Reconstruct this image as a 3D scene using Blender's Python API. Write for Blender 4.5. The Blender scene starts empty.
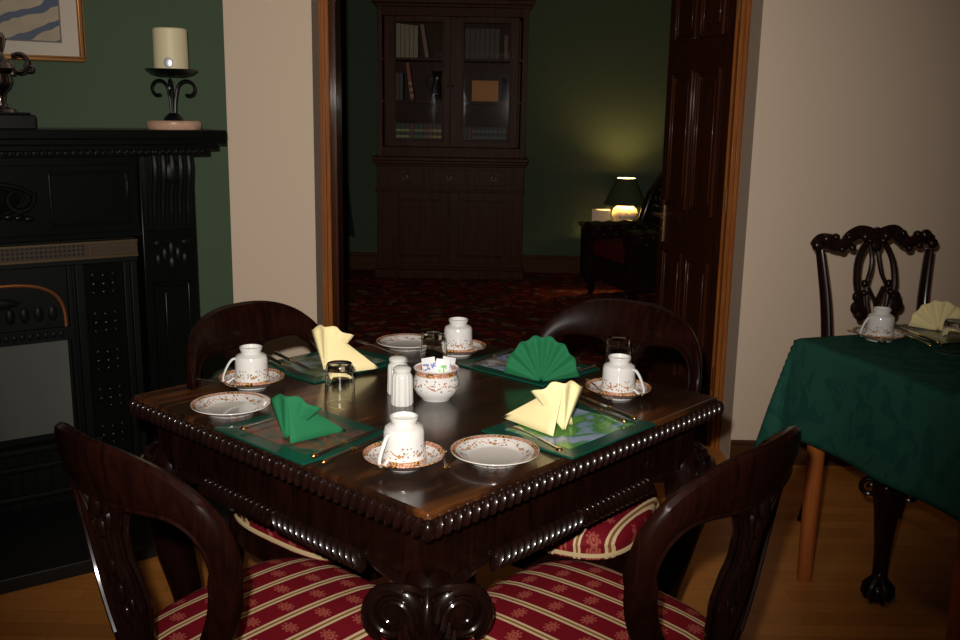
import bpy, bmesh, math, random
from mathutils import Vector, Matrix
random.seed(7)
PI = math.pi
sc = bpy.context.scene
COL = sc.collection
sin, cos, rad = math.sin, math.cos, math.radians

# ------------------------------------------------------------------ camera numbers
FPX, PITCH, ROLL, CH = 975.0, rad(12.15), rad(1.0), 1.41
FW = Vector((0, cos(PITCH), -sin(PITCH)))
_u = Vector((0, sin(PITCH), cos(PITCH))); _r = Vector((1, 0, 0))
RT = _r*cos(ROLL) + _u*sin(ROLL); UP = _u*cos(ROLL) - _r*sin(ROLL)
CAM = Vector((0, 0, CH))
def at(x, y, Z):
    """world point at height Z seen at photo position x, y"""
    d = FW + RT*((x-480)/FPX) - UP*((y-320)/FPX)
    return CAM + d*((Z-CH)/d.z)

# ------------------------------------------------------------------ mesh builder
class MB:
    def __init__(s): s.v = []; s.f = []; s.m = []
    def add(s, vs, fs, m=0, M=None):
        n = len(s.v)
        s.v += [tuple(M @ Vector(v)) if M else tuple(v) for v in vs]
        s.f += [tuple(i+n for i in f) for f in fs]; s.m += [m]*len(fs)
        return s
    def box(s, x0, x1, y0, y1, z0, z1, m=0, M=None):
        vs = [(x, y, z) for x in (x0, x1) for y in (y0, y1) for z in (z0, z1)]
        return s.add(vs, [(0,1,3,2),(4,6,7,5),(0,4,5,1),(2,3,7,6),(0,2,6,4),(1,5,7,3)], m, M)
    def lathe(s, prof, seg=32, c=(0,0,0), m=0, M=None, sc=(1,1), flute=0, nf=0):
        vs = []; fs = []
        for r, z in prof:
            for i in range(seg):
                a = 2*PI*i/seg; rr = r*(1+flute*cos(nf*a)) if flute else r
                vs.append((c[0]+rr*cos(a)*sc[0], c[1]+rr*sin(a)*sc[1], c[2]+z))
        n = len(prof)
        for j in range(n-1):
            for i in range(seg):
                k = (i+1) % seg
                fs.append((j*seg+i, j*seg+k, (j+1)*seg+k, (j+1)*seg+i))
        if prof[0][0] > 1e-5: fs.append(tuple(range(seg))[::-1])
        if prof[-1][0] > 1e-5: fs.append(tuple((n-1)*seg+i for i in range(seg)))
        return s.add(vs, fs, m, M)
    def shell(s, prof, seg=40, c=(0,0,0), m=0, M=None):       # closed profile loop
        vs = []; fs = []; n = len(prof)
        for r, z in prof:
            for i in range(seg):
                a = 2*PI*i/seg; vs.append((c[0]+r*cos(a), c[1]+r*sin(a), c[2]+z))
        for j in range(n):
            j2 = (j+1) % n
            for i in range(seg):
                k = (i+1) % seg; fs.append((j*seg+i, j*seg+k, j2*seg+k, j2*seg+i))
        return s.add(vs, fs, m, M)
    def tube(s, pts, rs, seg=8, m=0, M=None, flat=None, cap=True, up=None, sm=0):
        P = [Vector(p) for p in pts]; n = len(P)
        if not hasattr(rs, '__len__'): rs = [rs]*n
        if sm and n > 2:
            Q = []; q = []
            for i in range(n-1):
                p0, p1, p2, p3 = P[max(i-1, 0)], P[i], P[i+1], P[min(i+2, n-1)]
                for k in range(sm):
                    t = k/sm; Q.append(.5*((2*p1)+(p2-p0)*t+(2*p0-5*p1+4*p2-p3)*t*t+(3*p1-p0-3*p2+p3)*t**3)); q.append(rs[i]+(rs[i+1]-rs[i])*t)
            P = Q+[P[-1]]; rs = q+[rs[-1]]; n = len(P)
        vs = []; fs = []; prev = None
        for i in range(n):
            t = (P[min(i+1, n-1)] - P[max(i-1, 0)])
            t = t.normalized() if t.length > 1e-9 else Vector((0,0,1))
            if up is not None: ref = Vector(up)
            elif prev is not None: ref = prev
            else: ref = Vector((0,0,1)) if abs(t.z) < .9 else Vector((1,0,0))
            a = (ref - t*ref.dot(t)).normalized(); b = t.cross(a); prev = a
            fa, fb = flat if flat else (1, 1)
            for k in range(seg):
                q = 2*PI*k/seg; vs.append(P[i] + a*(cos(q)*rs[i]*fa) + b*(sin(q)*rs[i]*fb))
        for i in range(n-1):
            for k in range(seg):
                k2 = (k+1) % seg; fs.append((i*seg+k, i*seg+k2, (i+1)*seg+k2, (i+1)*seg+k))
        if cap: fs.append(tuple(range(seg))[::-1]); fs.append(tuple((n-1)*seg+k for k in range(seg)))
        return s.add(vs, fs, m, M)
    def ell(s, c, r, seg=12, ring=8, m=0, M=None):
        if not hasattr(r, '__len__'): r = (r, r, r)
        prof = [(max(sin(PI*j/ring), 1e-6), -cos(PI*j/ring)) for j in range(ring+1)]
        vs = []; fs = []
        for rr, z in prof:
            for i in range(seg):
                a = 2*PI*i/seg; vs.append((c[0]+rr*cos(a)*r[0], c[1]+rr*sin(a)*r[1], c[2]+z*r[2]))
        for j in range(ring):
            for i in range(seg):
                k = (i+1) % seg; fs.append((j*seg+i, j*seg+k, (j+1)*seg+k, (j+1)*seg+i))
        return s.add(vs, fs, m, M)
    def grid(s, fn, nu, nv, m=0, M=None, closeu=False):
        vs = [fn(i/nu, j/nv) for j in range(nv+1) for i in range(nu+1)]
        fs = [(j*(nu+1)+i, j*(nu+1)+i+1, (j+1)*(nu+1)+i+1, (j+1)*(nu+1)+i) for j in range(nv) for i in range(nu)]
        return s.add(vs, fs, m, M)
    def prism(s, pts, y0, y1, m=0, M=None):                   # outline in x,z pushed through y
        n = len(pts)
        vs = [(x, y0, z) for x, z in pts] + [(x, y1, z) for x, z in pts]
        fs = [tuple(range(n)), tuple(range(n, 2*n))[::-1]] + [(i, i+n, (i+1) % n+n, (i+1) % n) for i in range(n)]
        return s.add(vs, fs, m, M)
    def spiral(s, c, r0, turns, rt, ax, ay, sgn=1, seg=6, a0=0, n=40, m=0):
        ax = Vector(ax); ay = Vector(ay); c = Vector(c); pts = []; rr = []
        for i in range(n+1):
            t = i/n; a = a0 + sgn*t*turns*2*PI; r = r0*(1-.8*t)
            pts.append(c + ax*(r*cos(a)) + ay*(r*sin(a))); rr.append(rt*(1-.5*t))
        return s.tube(pts, rr, seg, m)
def obj(name, mb, mats, parent=None, smooth=35, bevel=0, solid=0, sub=0, loc=None, rz=0, kind=None):
    me = bpy.data.meshes.new(name)
    me.from_pydata([tuple(v) for v in mb.v], [], mb.f)
    if not isinstance(mats, (list, tuple)): mats = [mats]
    for q in mats: me.materials.append(q)
    for p, k in zip(me.polygons, mb.m): p.material_index = k
    b = bmesh.new(); b.from_mesh(me); bmesh.ops.remove_doubles(b, verts=b.verts, dist=1e-6)
    bmesh.ops.recalc_face_normals(b, faces=b.faces); b.to_mesh(me); b.free()
    if smooth:
        for p in me.polygons: p.use_smooth = True
        me.set_sharp_from_angle(angle=rad(smooth))
    me.update()
    o = bpy.data.objects.new(name, me); COL.objects.link(o)
    if parent: o.parent = parent
    if loc is not None: o.location = loc
    if rz: o.rotation_euler = (0, 0, rz)
    if solid: q = o.modifiers.new('s', 'SOLIDIFY'); q.thickness = solid; q.offset = 0
    if sub: q = o.modifiers.new('u', 'SUBSURF'); q.levels = sub; q.render_levels = sub
    if bevel: q = o.modifiers.new('b', 'BEVEL'); q.width = bevel; q.segments = 2; q.limit_method = 'ANGLE'; q.angle_limit = rad(40)
    if kind: o['kind'] = kind
    return o
def thing(name, label, cat, loc=(0,0,0), rz=0, group=None):
    o = bpy.data.objects.new(name, None); COL.objects.link(o); o.empty_display_size = .05
    o.location = loc; o.rotation_euler = (0, 0, rz); return tag(o, label, cat, group)
def tag(o, label, cat, group=None):
    o['label'] = label; o['category'] = cat
    if group: o['group'] = group
    return o
def dup(root, loc, rz, label, group=None):
    r = root.copy(); COL.objects.link(r); r.location = loc; r.rotation_euler = (0, 0, rz); r['label'] = label
    if group: r['group'] = group
    for ch in list(root.children):
        c = ch.copy(); COL.objects.link(c); c.parent = r
        for g in list(ch.children):
            d = g.copy(); COL.objects.link(d); d.parent = c
    return r
def struct(name, mb, m, **k):
    return obj(name, mb, m, kind='structure', **k)

# ------------------------------------------------------------------ materials
class NT:
    def __init__(s, name):
        s.mat = bpy.data.materials.new(name); s.mat.use_nodes = True
        s.t = s.mat.node_tree; s.b = s.t.nodes['Principled BSDF']; s.L = s.t.links
    def n(s, typ, **k):
        q = s.t.nodes.new(typ)
        for a, b in k.items(): setattr(q, a, b)
        return q
    def inp(s, sock, v):
        if isinstance(v, bpy.types.NodeSocket): s.L.new(v, sock)
        else: sock.default_value = v
    def math(s, op, a, b=0.0, c=0.0):
        q = s.n('ShaderNodeMath', operation=op)
        s.inp(q.inputs[0], a); s.inp(q.inputs[1], b); s.inp(q.inputs[2], c); return q.outputs[0]
    def mix(s, f, a, b):
        q = s.n('ShaderNodeMix', data_type='RGBA'); s.inp(q.inputs[0], f)
        s.inp(q.inputs[6], a if isinstance(a, bpy.types.NodeSocket) else (*a, 1)[:4])
        s.inp(q.inputs[7], b if isinstance(b, bpy.types.NodeSocket) else (*b, 1)[:4]); return q.outputs[2]
    def coord(s): return s.n('ShaderNodeTexCoord').outputs['Object']
    def xyz(s, v=None):
        q = s.n('ShaderNodeSeparateXYZ'); s.L.new(v or s.coord(), q.inputs[0]); return q.outputs
    def comb(s, x, y, z=0.0):
        q = s.n('ShaderNodeCombineXYZ'); s.inp(q.inputs[0], x); s.inp(q.inputs[1], y); s.inp(q.inputs[2], z); return q.outputs[0]
    def mapping(s, v, scale=(1,1,1), loc=(0,0,0), rot=(0,0,0)):
        q = s.n('ShaderNodeMapping'); s.L.new(v, q.inputs[0]); q.inputs['Scale'].default_value = scale
        q.inputs['Location'].default_value = loc; q.inputs['Rotation'].default_value = rot; return q.outputs[0]
    def noise(s, v, scale, detail=3, rough=.5, dist=0):
        q = s.n('ShaderNodeTexNoise'); s.L.new(v, q.inputs['Vector']); q.inputs['Scale'].default_value = scale
        q.inputs['Detail'].default_value = detail; q.inputs['Roughness'].default_value = rough
        q.inputs['Distortion'].default_value = dist; return q.outputs[0]
    def vor(s, v, scale, feat='F1', rnd=1.0):
        q = s.n('ShaderNodeTexVoronoi', feature=feat); s.L.new(v, q.inputs['Vector'])
        q.inputs['Scale'].default_value = scale; q.inputs['Randomness'].default_value = rnd; return q.outputs
    def ramp(s, f, stops, interp='LINEAR'):
        q = s.n('ShaderNodeValToRGB'); s.L.new(f, q.inputs[0]); r = q.color_ramp; r.interpolation = interp
        while len(r.elements) < len(stops): r.elements.new(.5)
        for e, (p, c) in zip(r.elements, stops): e.position = p; e.color = (*c, 1)
        return q.outputs[0]
    def band(s, v, a, b):
        return s.math('MULTIPLY', s.math('GREATER_THAN', v, a), s.math('LESS_THAN', v, b))
    def bump(s, h, st=.3, d=.002):
        q = s.n('ShaderNodeBump'); s.L.new(h, q.inputs['Height']); q.inputs['Strength'].default_value = st
        q.inputs['Distance'].default_value = d; s.L.new(q.outputs[0], s.b.inputs['Normal'])
    def fin(s, col=None, rough=.5, metal=0, coat=0, cr=.08, spec=.5, trans=0, ior=1.45):
        b = s.b
        if col is not None:
            if isinstance(col, bpy.types.NodeSocket): s.L.new(col, b.inputs['Base Color'])
            else: b.inputs['Base Color'].default_value = (*col, 1)
        s.inp(b.inputs['Roughness'], rough); s.inp(b.inputs['Metallic'], metal)
        b.inputs['Coat Weight'].default_value = coat; b.inputs['Coat Roughness'].default_value = cr
        b.inputs['Specular IOR Level'].default_value = spec; b.inputs['Transmission Weight'].default_value = trans
        b.inputs['IOR'].default_value = ior
        return s.mat
def var(name, c1, c2, scale=3, rough=.8, bump=0, bs=60, **k):       # gentle two-tone variation
    t = NT(name); v = t.coord(); f = t.noise(v, scale, 4)
    if bump: t.bump(t.noise(v, bs, 3), bump)
    return t.fin(t.mix(f, c1, c2), rough, **k)
def wood(name, c1, c2, stretch=(1, 1, 14), scale=4, rough=.3, coat=.5, cr=.1, rot=0, spec=.25):
    t = NT(name); v = t.mapping(t.coord(), stretch, rot=(0, 0, rot))
    f = t.noise(v, scale, 5, .6, 1.2); col = t.mix(t.ramp(f, [(.35, (0,0,0)), (.65, (1,1,1))]), c1, c2)
    return t.fin(col, rough, coat=coat, cr=cr, spec=spec)

WHITEWALL = var('cream_paint', (.60, .475, .355), (.64, .505, .38), 1.2, .85, .05, 120)
GREEN = var('green_paint', (.047, .077, .041), (.052, .084, .046), 1.5, .75, .05, 120)
GREEN2 = var('dark_green_paint', (.050, .074, .040), (.055, .081, .045), 1.5, .8)
CEIL = var('ceiling_paint', (.6, .58, .53), (.63, .6, .56), 1.5, .9)
MAHOG = wood('mahogany', (.0045, .0013, .001), (.013, .0032, .002), (14, 14, 1.5), 3, .32, .22, .09, spec=.12)
MAHOGD = wood('mahogany_table', (.004, .0012, .0008), (.011, .003, .0018), (10, 10, 2), 3, .32, .2, .12, spec=.12)
CARVED = wood('mahogany_carved', (.006, .0024, .0018), (.012, .004, .003), (10, 10, 2), 3, .3, .38, .10, spec=.12)
CHIPP = wood('dark_carved_mahogany', (.008, .004, .003), (.018, .007, .005), (10, 10, 2), 3, .3, .3, .15, spec=.15)
DOORW = wood('red_door_wood', (.035, .009, .004), (.06, .016, .006), (14, 14, 1), 3, .35, .18, .1, spec=.15)
FRAMEW = wood('orange_frame_wood', (.20, .062, .012), (.32, .105, .020), (18, 18, 1), 3, .4, .15, .15, spec=.15)
SKIRT = wood('skirting_wood', (.055, .020, .007), (.08, .03, .010), (1, 12, 12), 3, .5, .0, spec=.1)
BOOKW = wood('bookcase_wood', (.042, .014, .007), (.080, .026, .013), (12, 12, 1), 3, .38, .0, .2, spec=.08)
ORLEG = wood('orange_leg_wood', (.30, .08, .018), (.40, .115, .027), (14, 14, 1), 3, .4, .15)
IRON = var('black_iron', (.003, .0036, .0034), (.007, .008, .007), 6, .42, .2, 50, spec=.16)
IRONP = var('black_polished_iron', (.0025, .003, .0028), (.005, .006, .005), 5, .24, .1, 40, spec=.2)
BRASS = NT('brass').fin((.55, .38, .14), .3, 1)
DULLBRASS = NT('old_brass').fin((.09, .06, .028), .45, .6)
COPPER = NT('copper_rim').fin((.35, .13, .05), .4, .8)
STEEL = NT('steel').fin((.62, .60, .56), .22, 1)
GOLD = NT('gold').fin((.75, .46, .16), .25, 1)
IVORY = NT('ivory_handle').fin((.75, .68, .5), .3)
CREAMWAX = NT('wax').fin((.68, .60, .38), .5)
SILVERM = NT('silver_disc').fin((.75, .78, .85), .3, .6)
DARKLEATHER = NT('dark_leather').fin((.014, .007, .006), .25, coat=.5, cr=.15)
REDLEATHER = NT('red_leather').fin((.09, .007, .010), .45, spec=.3)
PORC = NT('plain_white_china').fin((.62, .62, .59), .12, coat=.6, cr=.04)
BLACKW = NT('black_lacquer').fin((.004, .004, .005), .3, spec=.3)
PEWTER = NT('dark_polished_metal').fin((.30, .26, .27), .18, 1)
MARBLE = var('pink_stone', (.38, .20, .13), (.62, .42, .30), 30, .3)
CURT = NT('dark_green_cloth').fin((.012, .03, .022), .9)
PAPER = NT('white_paper').fin((.8, .8, .78), .6)
PAGES = NT('pages').fin((.5, .42, .3), .8)
PALEWOOD = NT('orange_box').fin((.75, .30, .09), .6)

def glass(name, ior=1.45, tint=(.97, .98, .96)):
    return NT(name).fin(tint, .0, trans=1, ior=ior)
GLASS = glass('glass')
def pane():
    t = NT('thin_pane'); t.t.nodes.remove(t.b)
    tr = t.n('ShaderNodeBsdfTransparent'); tr.inputs[0].default_value = (.93, .95, .94, 1)
    gl = t.n('ShaderNodeBsdfGlossy'); gl.inputs['Roughness'].default_value = .04
    fr = t.n('ShaderNodeFresnel'); fr.inputs[0].default_value = 1.5
    mx = t.n('ShaderNodeMixShader'); t.L.new(fr.outputs[0], mx.inputs[0]); t.L.new(tr.outputs[0], mx.inputs[1]); t.L.new(gl.outputs[0], mx.inputs[2])
    t.L.new(mx.outputs[0], t.t.nodes['Material Output'].inputs[0]); return t.mat
PANE = pane()

def tabletop():
    t = NT('polished_tabletop'); v = t.coord()
    f = t.math('ADD', t.math('MULTIPLY', t.noise(t.mapping(v, (1.2, 9, 1)), 3.5, 5, .6, .8), .5), t.math('MULTIPLY', t.noise(t.mapping(v, (1, 1.6, 1), (.6, .2, 0)), 2.4, 2), .55))
    return t.fin(t.ramp(f, [(.40, (.008, .0035, .002)), (.54, (.024, .008, .003)), (.66, (.14, .045, .010))]), .30, coat=.6, cr=.14, spec=.3)
TOP = tabletop()

def fabric():
    t = NT('red_striped_fabric'); x, y, z = t.xyz()
    per = .062
    u = t.math('FRACT', t.math('ADD', t.math('DIVIDE', x, per), 100.25))
    s1 = t.band(u, .02, .105); s2 = t.band(u, .185, .27); mid = t.band(u, .105, .185)
    red = t.mix(t.noise(t.mapping(t.coord(), (1, 1, 1)), 90, 2), (.14, .004, .009), (.19, .007, .015))
    c = t.mix(mid, red, (.23, .10, .03)); c = t.mix(t.math('ADD', s1, s2), c, (.60, .46, .27))
    # crest motifs in the red band, staggered
    col = t.math('FLOOR', t.math('ADD', t.math('DIVIDE', x, per), 100.25))
    st = t.math('MULTIPLY', t.math('MODULO', col, 2.0), .5)
    w = t.math('FRACT', t.math('ADD', t.math('ADD', t.math('DIVIDE', y, .075), st), 50))
    dx = t.math('MULTIPLY', t.math('SUBTRACT', u, .64), per/.019)
    dy = t.math('MULTIPLY', t.math('SUBTRACT', w, .5), .075/.015)
    r = t.math('SQRT', t.math('ADD', t.math('MULTIPLY', dx, dx), t.math('MULTIPLY', dy, dy)))
    wob = t.math('MULTIPLY', t.math('SINE', t.math('MULTIPLY', t.math('ARCTAN2', dy, dx), 9.0)), .16)
    inside = t.math('LESS_THAN', r, t.math('ADD', wob, .82))
    ring = t.math('GREATER_THAN', t.math('SINE', t.math('MULTIPLY', r, 17.0)), -.75)
    c = t.mix(t.math('MULTIPLY', inside, t.math('MULTIPLY', ring, .75)), c, (.42, .10, .07))
    return t.fin(c, .7, spec=.15)
FABRIC = fabric()
PIPING = NT('gold_piping').fin((.55, .42, .22), .6)

def china(kind):
    t = NT('patterned_china_'+kind); x, y, z = t.xyz()
    th = t.math('ARCTAN2', y, x)
    r = t.math('SQRT', t.math('ADD', t.math('MULTIPLY', x, x), t.math('MULTIPLY', y, y)))
    if kind == 'cup': v = z; R = .042; bnd = (.0006, .0095); spr = (.012, .036); swag = .030; amp = -.010; n = 6
    elif kind == 'bowl': v = z; R = .052; bnd = (.059, .0715); spr = (.026, .054); swag = .048; amp = -.014; n = 6
    elif kind == 'saucer': v = r; R = .065; bnd = (.0665, .0765); spr = (.048, .064); swag = .062; amp = -.009; n = 6
    else: v = r; R = .07; bnd = (.0745, .0835); spr = (.053, .072); swag = .070; amp = -.012; n = 6
    base = (.62, .61, .585)
    vec = t.comb(t.math('MULTIPLY', th, R), v)
    vo = t.vor(vec, 150, rnd=.9)
    dots = t.math('LESS_THAN', vo[0], .34)
    hue = t.xyz(vo[1])[0]
    dcol = t.ramp(hue, [(0, (.30, .10, .05)), (.35, (.45, .20, .10)), (.6, (.12, .17, .12)), (.8, (.16, .14, .24))], 'CONSTANT')
    c = t.mix(t.math('MULTIPLY', dots, t.band(v, *spr)), base, dcol)
    sw = t.math('ABSOLUTE', t.math('SINE', t.math('MULTIPLY', th, n/2)))
    cur = t.math('ADD', t.math('MULTIPLY', sw, amp), swag)
    line = t.math('LESS_THAN', t.math('ABSOLUTE', t.math('SUBTRACT', v, cur)), .0011)
    brk = t.math('GREATER_THAN', t.noise(vec, 220, 2), .44)
    c = t.mix(t.math('MULTIPLY', t.math('MULTIPLY', line, brk), t.math('GREATER_THAN', sw, .3)), c, (.32, .11, .05))
    # flowers at swag middles
    fl = t.math('LESS_THAN', t.math('ADD', t.math('MULTIPLY', t.math('SUBTRACT', 1.0, sw), 90.0*R/.05),
        t.math('MULTIPLY', t.math('ABSOLUTE', t.math('SUBTRACT', v, swag+amp)), 900.0)), 3.4)
    c = t.mix(fl, c, t.mix(t.math('GREATER_THAN', t.noise(vec, 420, 1), .5), (.42, .14, .06), (.30, .24, .10)))
    seg = t.math('SINE', t.math('MULTIPLY', th, 6.0))
    bl = t.noise(vec, 260, 2)
    pink = t.mix(t.math('GREATER_THAN', bl, .52), (.36, .15, .085), (.55, .34, .25))
    dark = t.mix(t.math('GREATER_THAN', bl, .5), (.05, .03, .025), (.55, .28, .08))
    bc = t.mix(t.math('GREATER_THAN', seg, .45), pink, dark)
    c = t.mix(t.band(v, *bnd), c, bc)
    if kind == 'plate':
        c = t.mix(t.math('LESS_THAN', r, .048), c, (.60, .57, .53))
    return t.fin(c, .12, coat=.6, cr=.04)
CH_CUP, CH_BOWL, CH_SAU, CH_PLATE = china('cup'), china('bowl'), china('saucer'), china('plate')

def laminate():
    t = NT('oak_laminate'); v = t.coord()
    b = t.n('ShaderNodeTexBrick'); t.L.new(t.mapping(v, (1, 1, 1), (.3, .05, 0)), b.inputs['Vector'])
    b.inputs['Scale'].default_value = 1; b.inputs['Brick Width'].default_value = .62; b.inputs['Row Height'].default_value = .066
    b.inputs['Mortar Size'].default_value = .0009; b.offset = .37
    b.inputs['Color1'].default_value = (0, 0, 0, 1); b.inputs['Color2'].default_value = (1, 1, 1, 1); b.inputs['Mortar'].default_value = (.2, .2, .2, 1)
    g = t.noise(t.mapping(v, (1.5, 16, 1)), 4, 5, .65, .6)
    f = t.math('ADD', t.math('MULTIPLY', b.outputs[0], .45), t.math('MULTIPLY', g, .6))
    c = t.mix(f, (.36, .125, .024), (.62, .25, .055))
    c = t.mix(t.math('MULTIPLY', b.outputs[1], .5), c, (.10, .035, .012))
    return t.fin(c, .45, coat=.1, cr=.2, spec=.2)
def carpet():
    t = NT('floral_carpet'); v = t.coord()
    w = t.n('ShaderNodeVectorMath', operation='ADD'); t.L.new(v, w.inputs[0])
    q = t.n('ShaderNodeTexNoise'); q.inputs['Scale'].default_value = 5; t.L.new(v, q.inputs['Vector'])
    s = t.n('ShaderNodeVectorMath', operation='SCALE'); s.inputs[3].default_value = .25; t.L.new(q.outputs[1], s.inputs[0]); t.L.new(s.outputs[0], w.inputs[1])
    vo = t.vor(w.outputs[0], 15)
    hue = t.xyz(vo[1])[0]
    c = t.ramp(hue, [(0, (.26, .025, .02)), (.35, (.42, .06, .035)), (.55, (.08, .09, .05)), (.72, (.30, .19, .10)), (.85, (.16, .02, .02))], 'CONSTANT')
    c = t.mix(t.math('GREATER_THAN', vo[0], .55), c, (.13, .018, .015))
    c = t.mix(t.math('MULTIPLY', t.noise(v, 60, 3), .5), c, (.02, .01, .008))
    return t.fin(c, .95, spec=.1)
def damask():
    t = NT('green_damask'); v = t.coord()
    n = t.noise(v, 7, 3, .5, 2.5); m = t.ramp(n, [(.50, (0,0,0)), (.54, (1,1,1))])
    sp = t.xyz(m)[0]
    c = t.mix(sp, (.018, .076, .054), (.012, .060, .045))
    return t.fin(c, t.math('ADD', t.math('MULTIPLY', sp, .1), .85), spec=.06)
def matpic(name, stops, scale, seed):
    t = NT('placemat_picture_'+name); v = t.mapping(t.coord(), (1.3, 2.2, 1), (seed, seed*.7, 0))
    f = t.noise(v, scale, 4, .55, 1.0)
    return t.fin(t.ramp(f, stops), .3, coat=.3, cr=.08, spec=.3)
MATG = NT('placemat_green').fin((.003, .052, .034), .3, coat=.25, cr=.1, spec=.3)
NAPG = NT('green_paper_napkin').fin((.012, .125, .05), .8, spec=.2)
NAPY = NT('yellow_paper_napkin').fin((.80, .68, .36), .8, spec=.2)
CLOTH = damask()

# ------------------------------------------------------------------ room shell
WY = 3.83; XL, XR = -.655, 1.042; CORX = -.988
A_D = rad(35.5); DV = Vector((-cos(A_D), -sin(A_D), 0)); NV = Vector((sin(A_D), -cos(A_D), 0)); W0 = Vector((CORX, WY, 0))
CEILZ = 2.6; OPZ = 2.12; FY = 8.62
fl = MB().box(-3.4, 3.2, -2.2, WY+.2, -.1, 0); struct('floor', fl, laminate(), smooth=0)
fl = MB().box(-2.6, 3.0, WY+.2, FY+.2, -.1, .0); struct('floor_back', fl, carpet(), smooth=0)
struct('ceiling', MB().box(-3.4, 3.2, -2.2, WY+.47, CEILZ, CEILZ+.1), CEIL, smooth=0)
struct('ceiling_back', MB().box(-2.6, 3.0, WY+.47, FY+.2, CEILZ, CEILZ+.1), CEIL, smooth=0)
WE = WY+.47
b = MB(); b.box(CORX-.5, XL, WY, WE, 0, CEILZ); b.box(XR, 3.0, WY, WE, 0, CEILZ); b.box(XL, XR, WY, WE, OPZ, CEILZ)
struct('wall_back', b, WHITEWALL, smooth=0)
e = W0 + DV*2.6
b = MB(); pts = [W0, e, e-NV*.2, W0-NV*.2]
b.add([(p.x, p.y, z) for z in (0, CEILZ) for p in pts], [(0,1,2,3),(4,5,6,7),(0,1,5,4),(1,2,6,5),(2,3,7,6),(3,0,4,7)])
struct('wall_chimney', b, GREEN, smooth=0)
struct('wall_left', MB().box(e.x-.15, e.x+.02, -2.2, e.y, 0, CEILZ), GREEN, smooth=0)
struct('wall_right', MB().box(3.0, 3.2, -2.2, WY+.47, 0, CEILZ), WHITEWALL, smooth=0)
struct('wall_front', MB().box(-3.4, 3.2, -2.2, -2.0, 0, CEILZ), WHITEWALL, smooth=0)
struct('wall_far', MB().box(-2.6, 3.0, FY, FY+.2, 0, CEILZ), GREEN2, smooth=0)
struct('wall_far_left', MB().box(-2.6, -2.4, WE, FY, 0, CEILZ), GREEN2, smooth=0)
struct('wall_far_right', MB().box(2.8, 3.0, WE, FY, 0, CEILZ), GREEN2, smooth=0)
struct('wall_far_front', MB().box(-2.4, CORX-.5, WE-.1, WE, 0, CEILZ).box(XR, 2.8, WE, WE+.01, 0, CEILZ), GREEN2, smooth=0)
def board(name, x0, x1, y0, y1, h, m):
    b = MB().box(x0, x1, y0, y1, 0, h*.82); b.box(x0, x1, y0+(y1-y0)*.35, y1, h*.82, h); return struct(name, b, m, bevel=.003)
board('baseboard_right', XR, 3.0, WY-.02, WY, .10, SKIRT)
board('baseboard_left', CORX, XL, WY-.02, WY, .10, SKIRT)
board('baseboard_back', -2.4, 2.8, FY-.022, FY, .155, SKIRT)
# frame in the opening
FYF = 4.0
b = MB()
b.box(XL, XL+.037, FYF-.002, FYF+.10, 0, OPZ-.04); 
b.box(XR-.038, XR, FYF-.002, FYF+.03, 0, OPZ); b.box(XR-.036, XR, FYF+.03, WE+.01, 0, OPZ)
b.box(XL, XR, FYF-.002, WE+.01, OPZ-.04, OPZ)
b.box(XL+.008, XL+.022, FYF-.012, FYF, 0, OPZ-.02); b.box(XR-.022, XR-.006, FYF-.012, FYF, 0, OPZ-.02)
struct('trim_1', b, FRAMEW, bevel=.003)
struct('trim_3', MB().box(XL, XL+.042, FYF+.10, WE+.01, 0, OPZ-.04).box(XL+.037, XL+.050, FYF+.10, FYF+.14, 0, OPZ-.04), DOORW, bevel=.002)
struct('trim_2', MB().box(XL+.03, XR-.03, WE-.22, WE, 0, .006), SKIRT, smooth=0)

# right door leaf, opened into the back room
HX, HY = .995, FYF+.045
ddir = Vector((.875-HX, 4.80-HY, 0)); DA = math.atan2(ddir.y, ddir.x); DW, DT, DH = .77, .045, 2.05
def door_leaf(name, loc, rz, flip):
    b = MB(); s = 1
    yf, yb = (0, DT) if flip else (-DT, 0)
    b.box(0, DW, yf, yb, .008, DH)
    cols = [(.10, .355), (.415, .67)]; rows = [(.20, .78), (.98, 1.60), (1.73, 1.95)]
    for x0, x1 in cols:
        for z0, z1 in rows:
            for fy, d in ((yf, -1), (yb, 1)):
                for k, (w_, h_) in enumerate(((.0, .014), (.014, .008))):
                    a = fy + d*h_
                    lo, hi = sorted((fy, a))
                    X0, X1, Z0, Z1 = x0+w_, x1-w_, z0+w_, z1-w_
                    t = .014
                    b.box(X0, X1, lo, hi, Z0, Z0+t); b.box(X0, X1, lo, hi, Z1-t, Z1)
                    b.box(X0, X0+t, lo, hi, Z0+t, Z1-t); b.box(X1-t, X1, lo, hi, Z0+t, Z1-t)
                lo, hi = sorted((fy, fy+d*.007)); b.box(x0+.05, x1-.05, lo, hi, z0+.05, z1-.05)
    o = struct(name, b, DOORW, bevel=.003, loc=loc, rz=rz)
    return o, yf, yb
door, yf, yb = door_leaf('door_1', (HX, HY, 0), DA, False)
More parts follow.
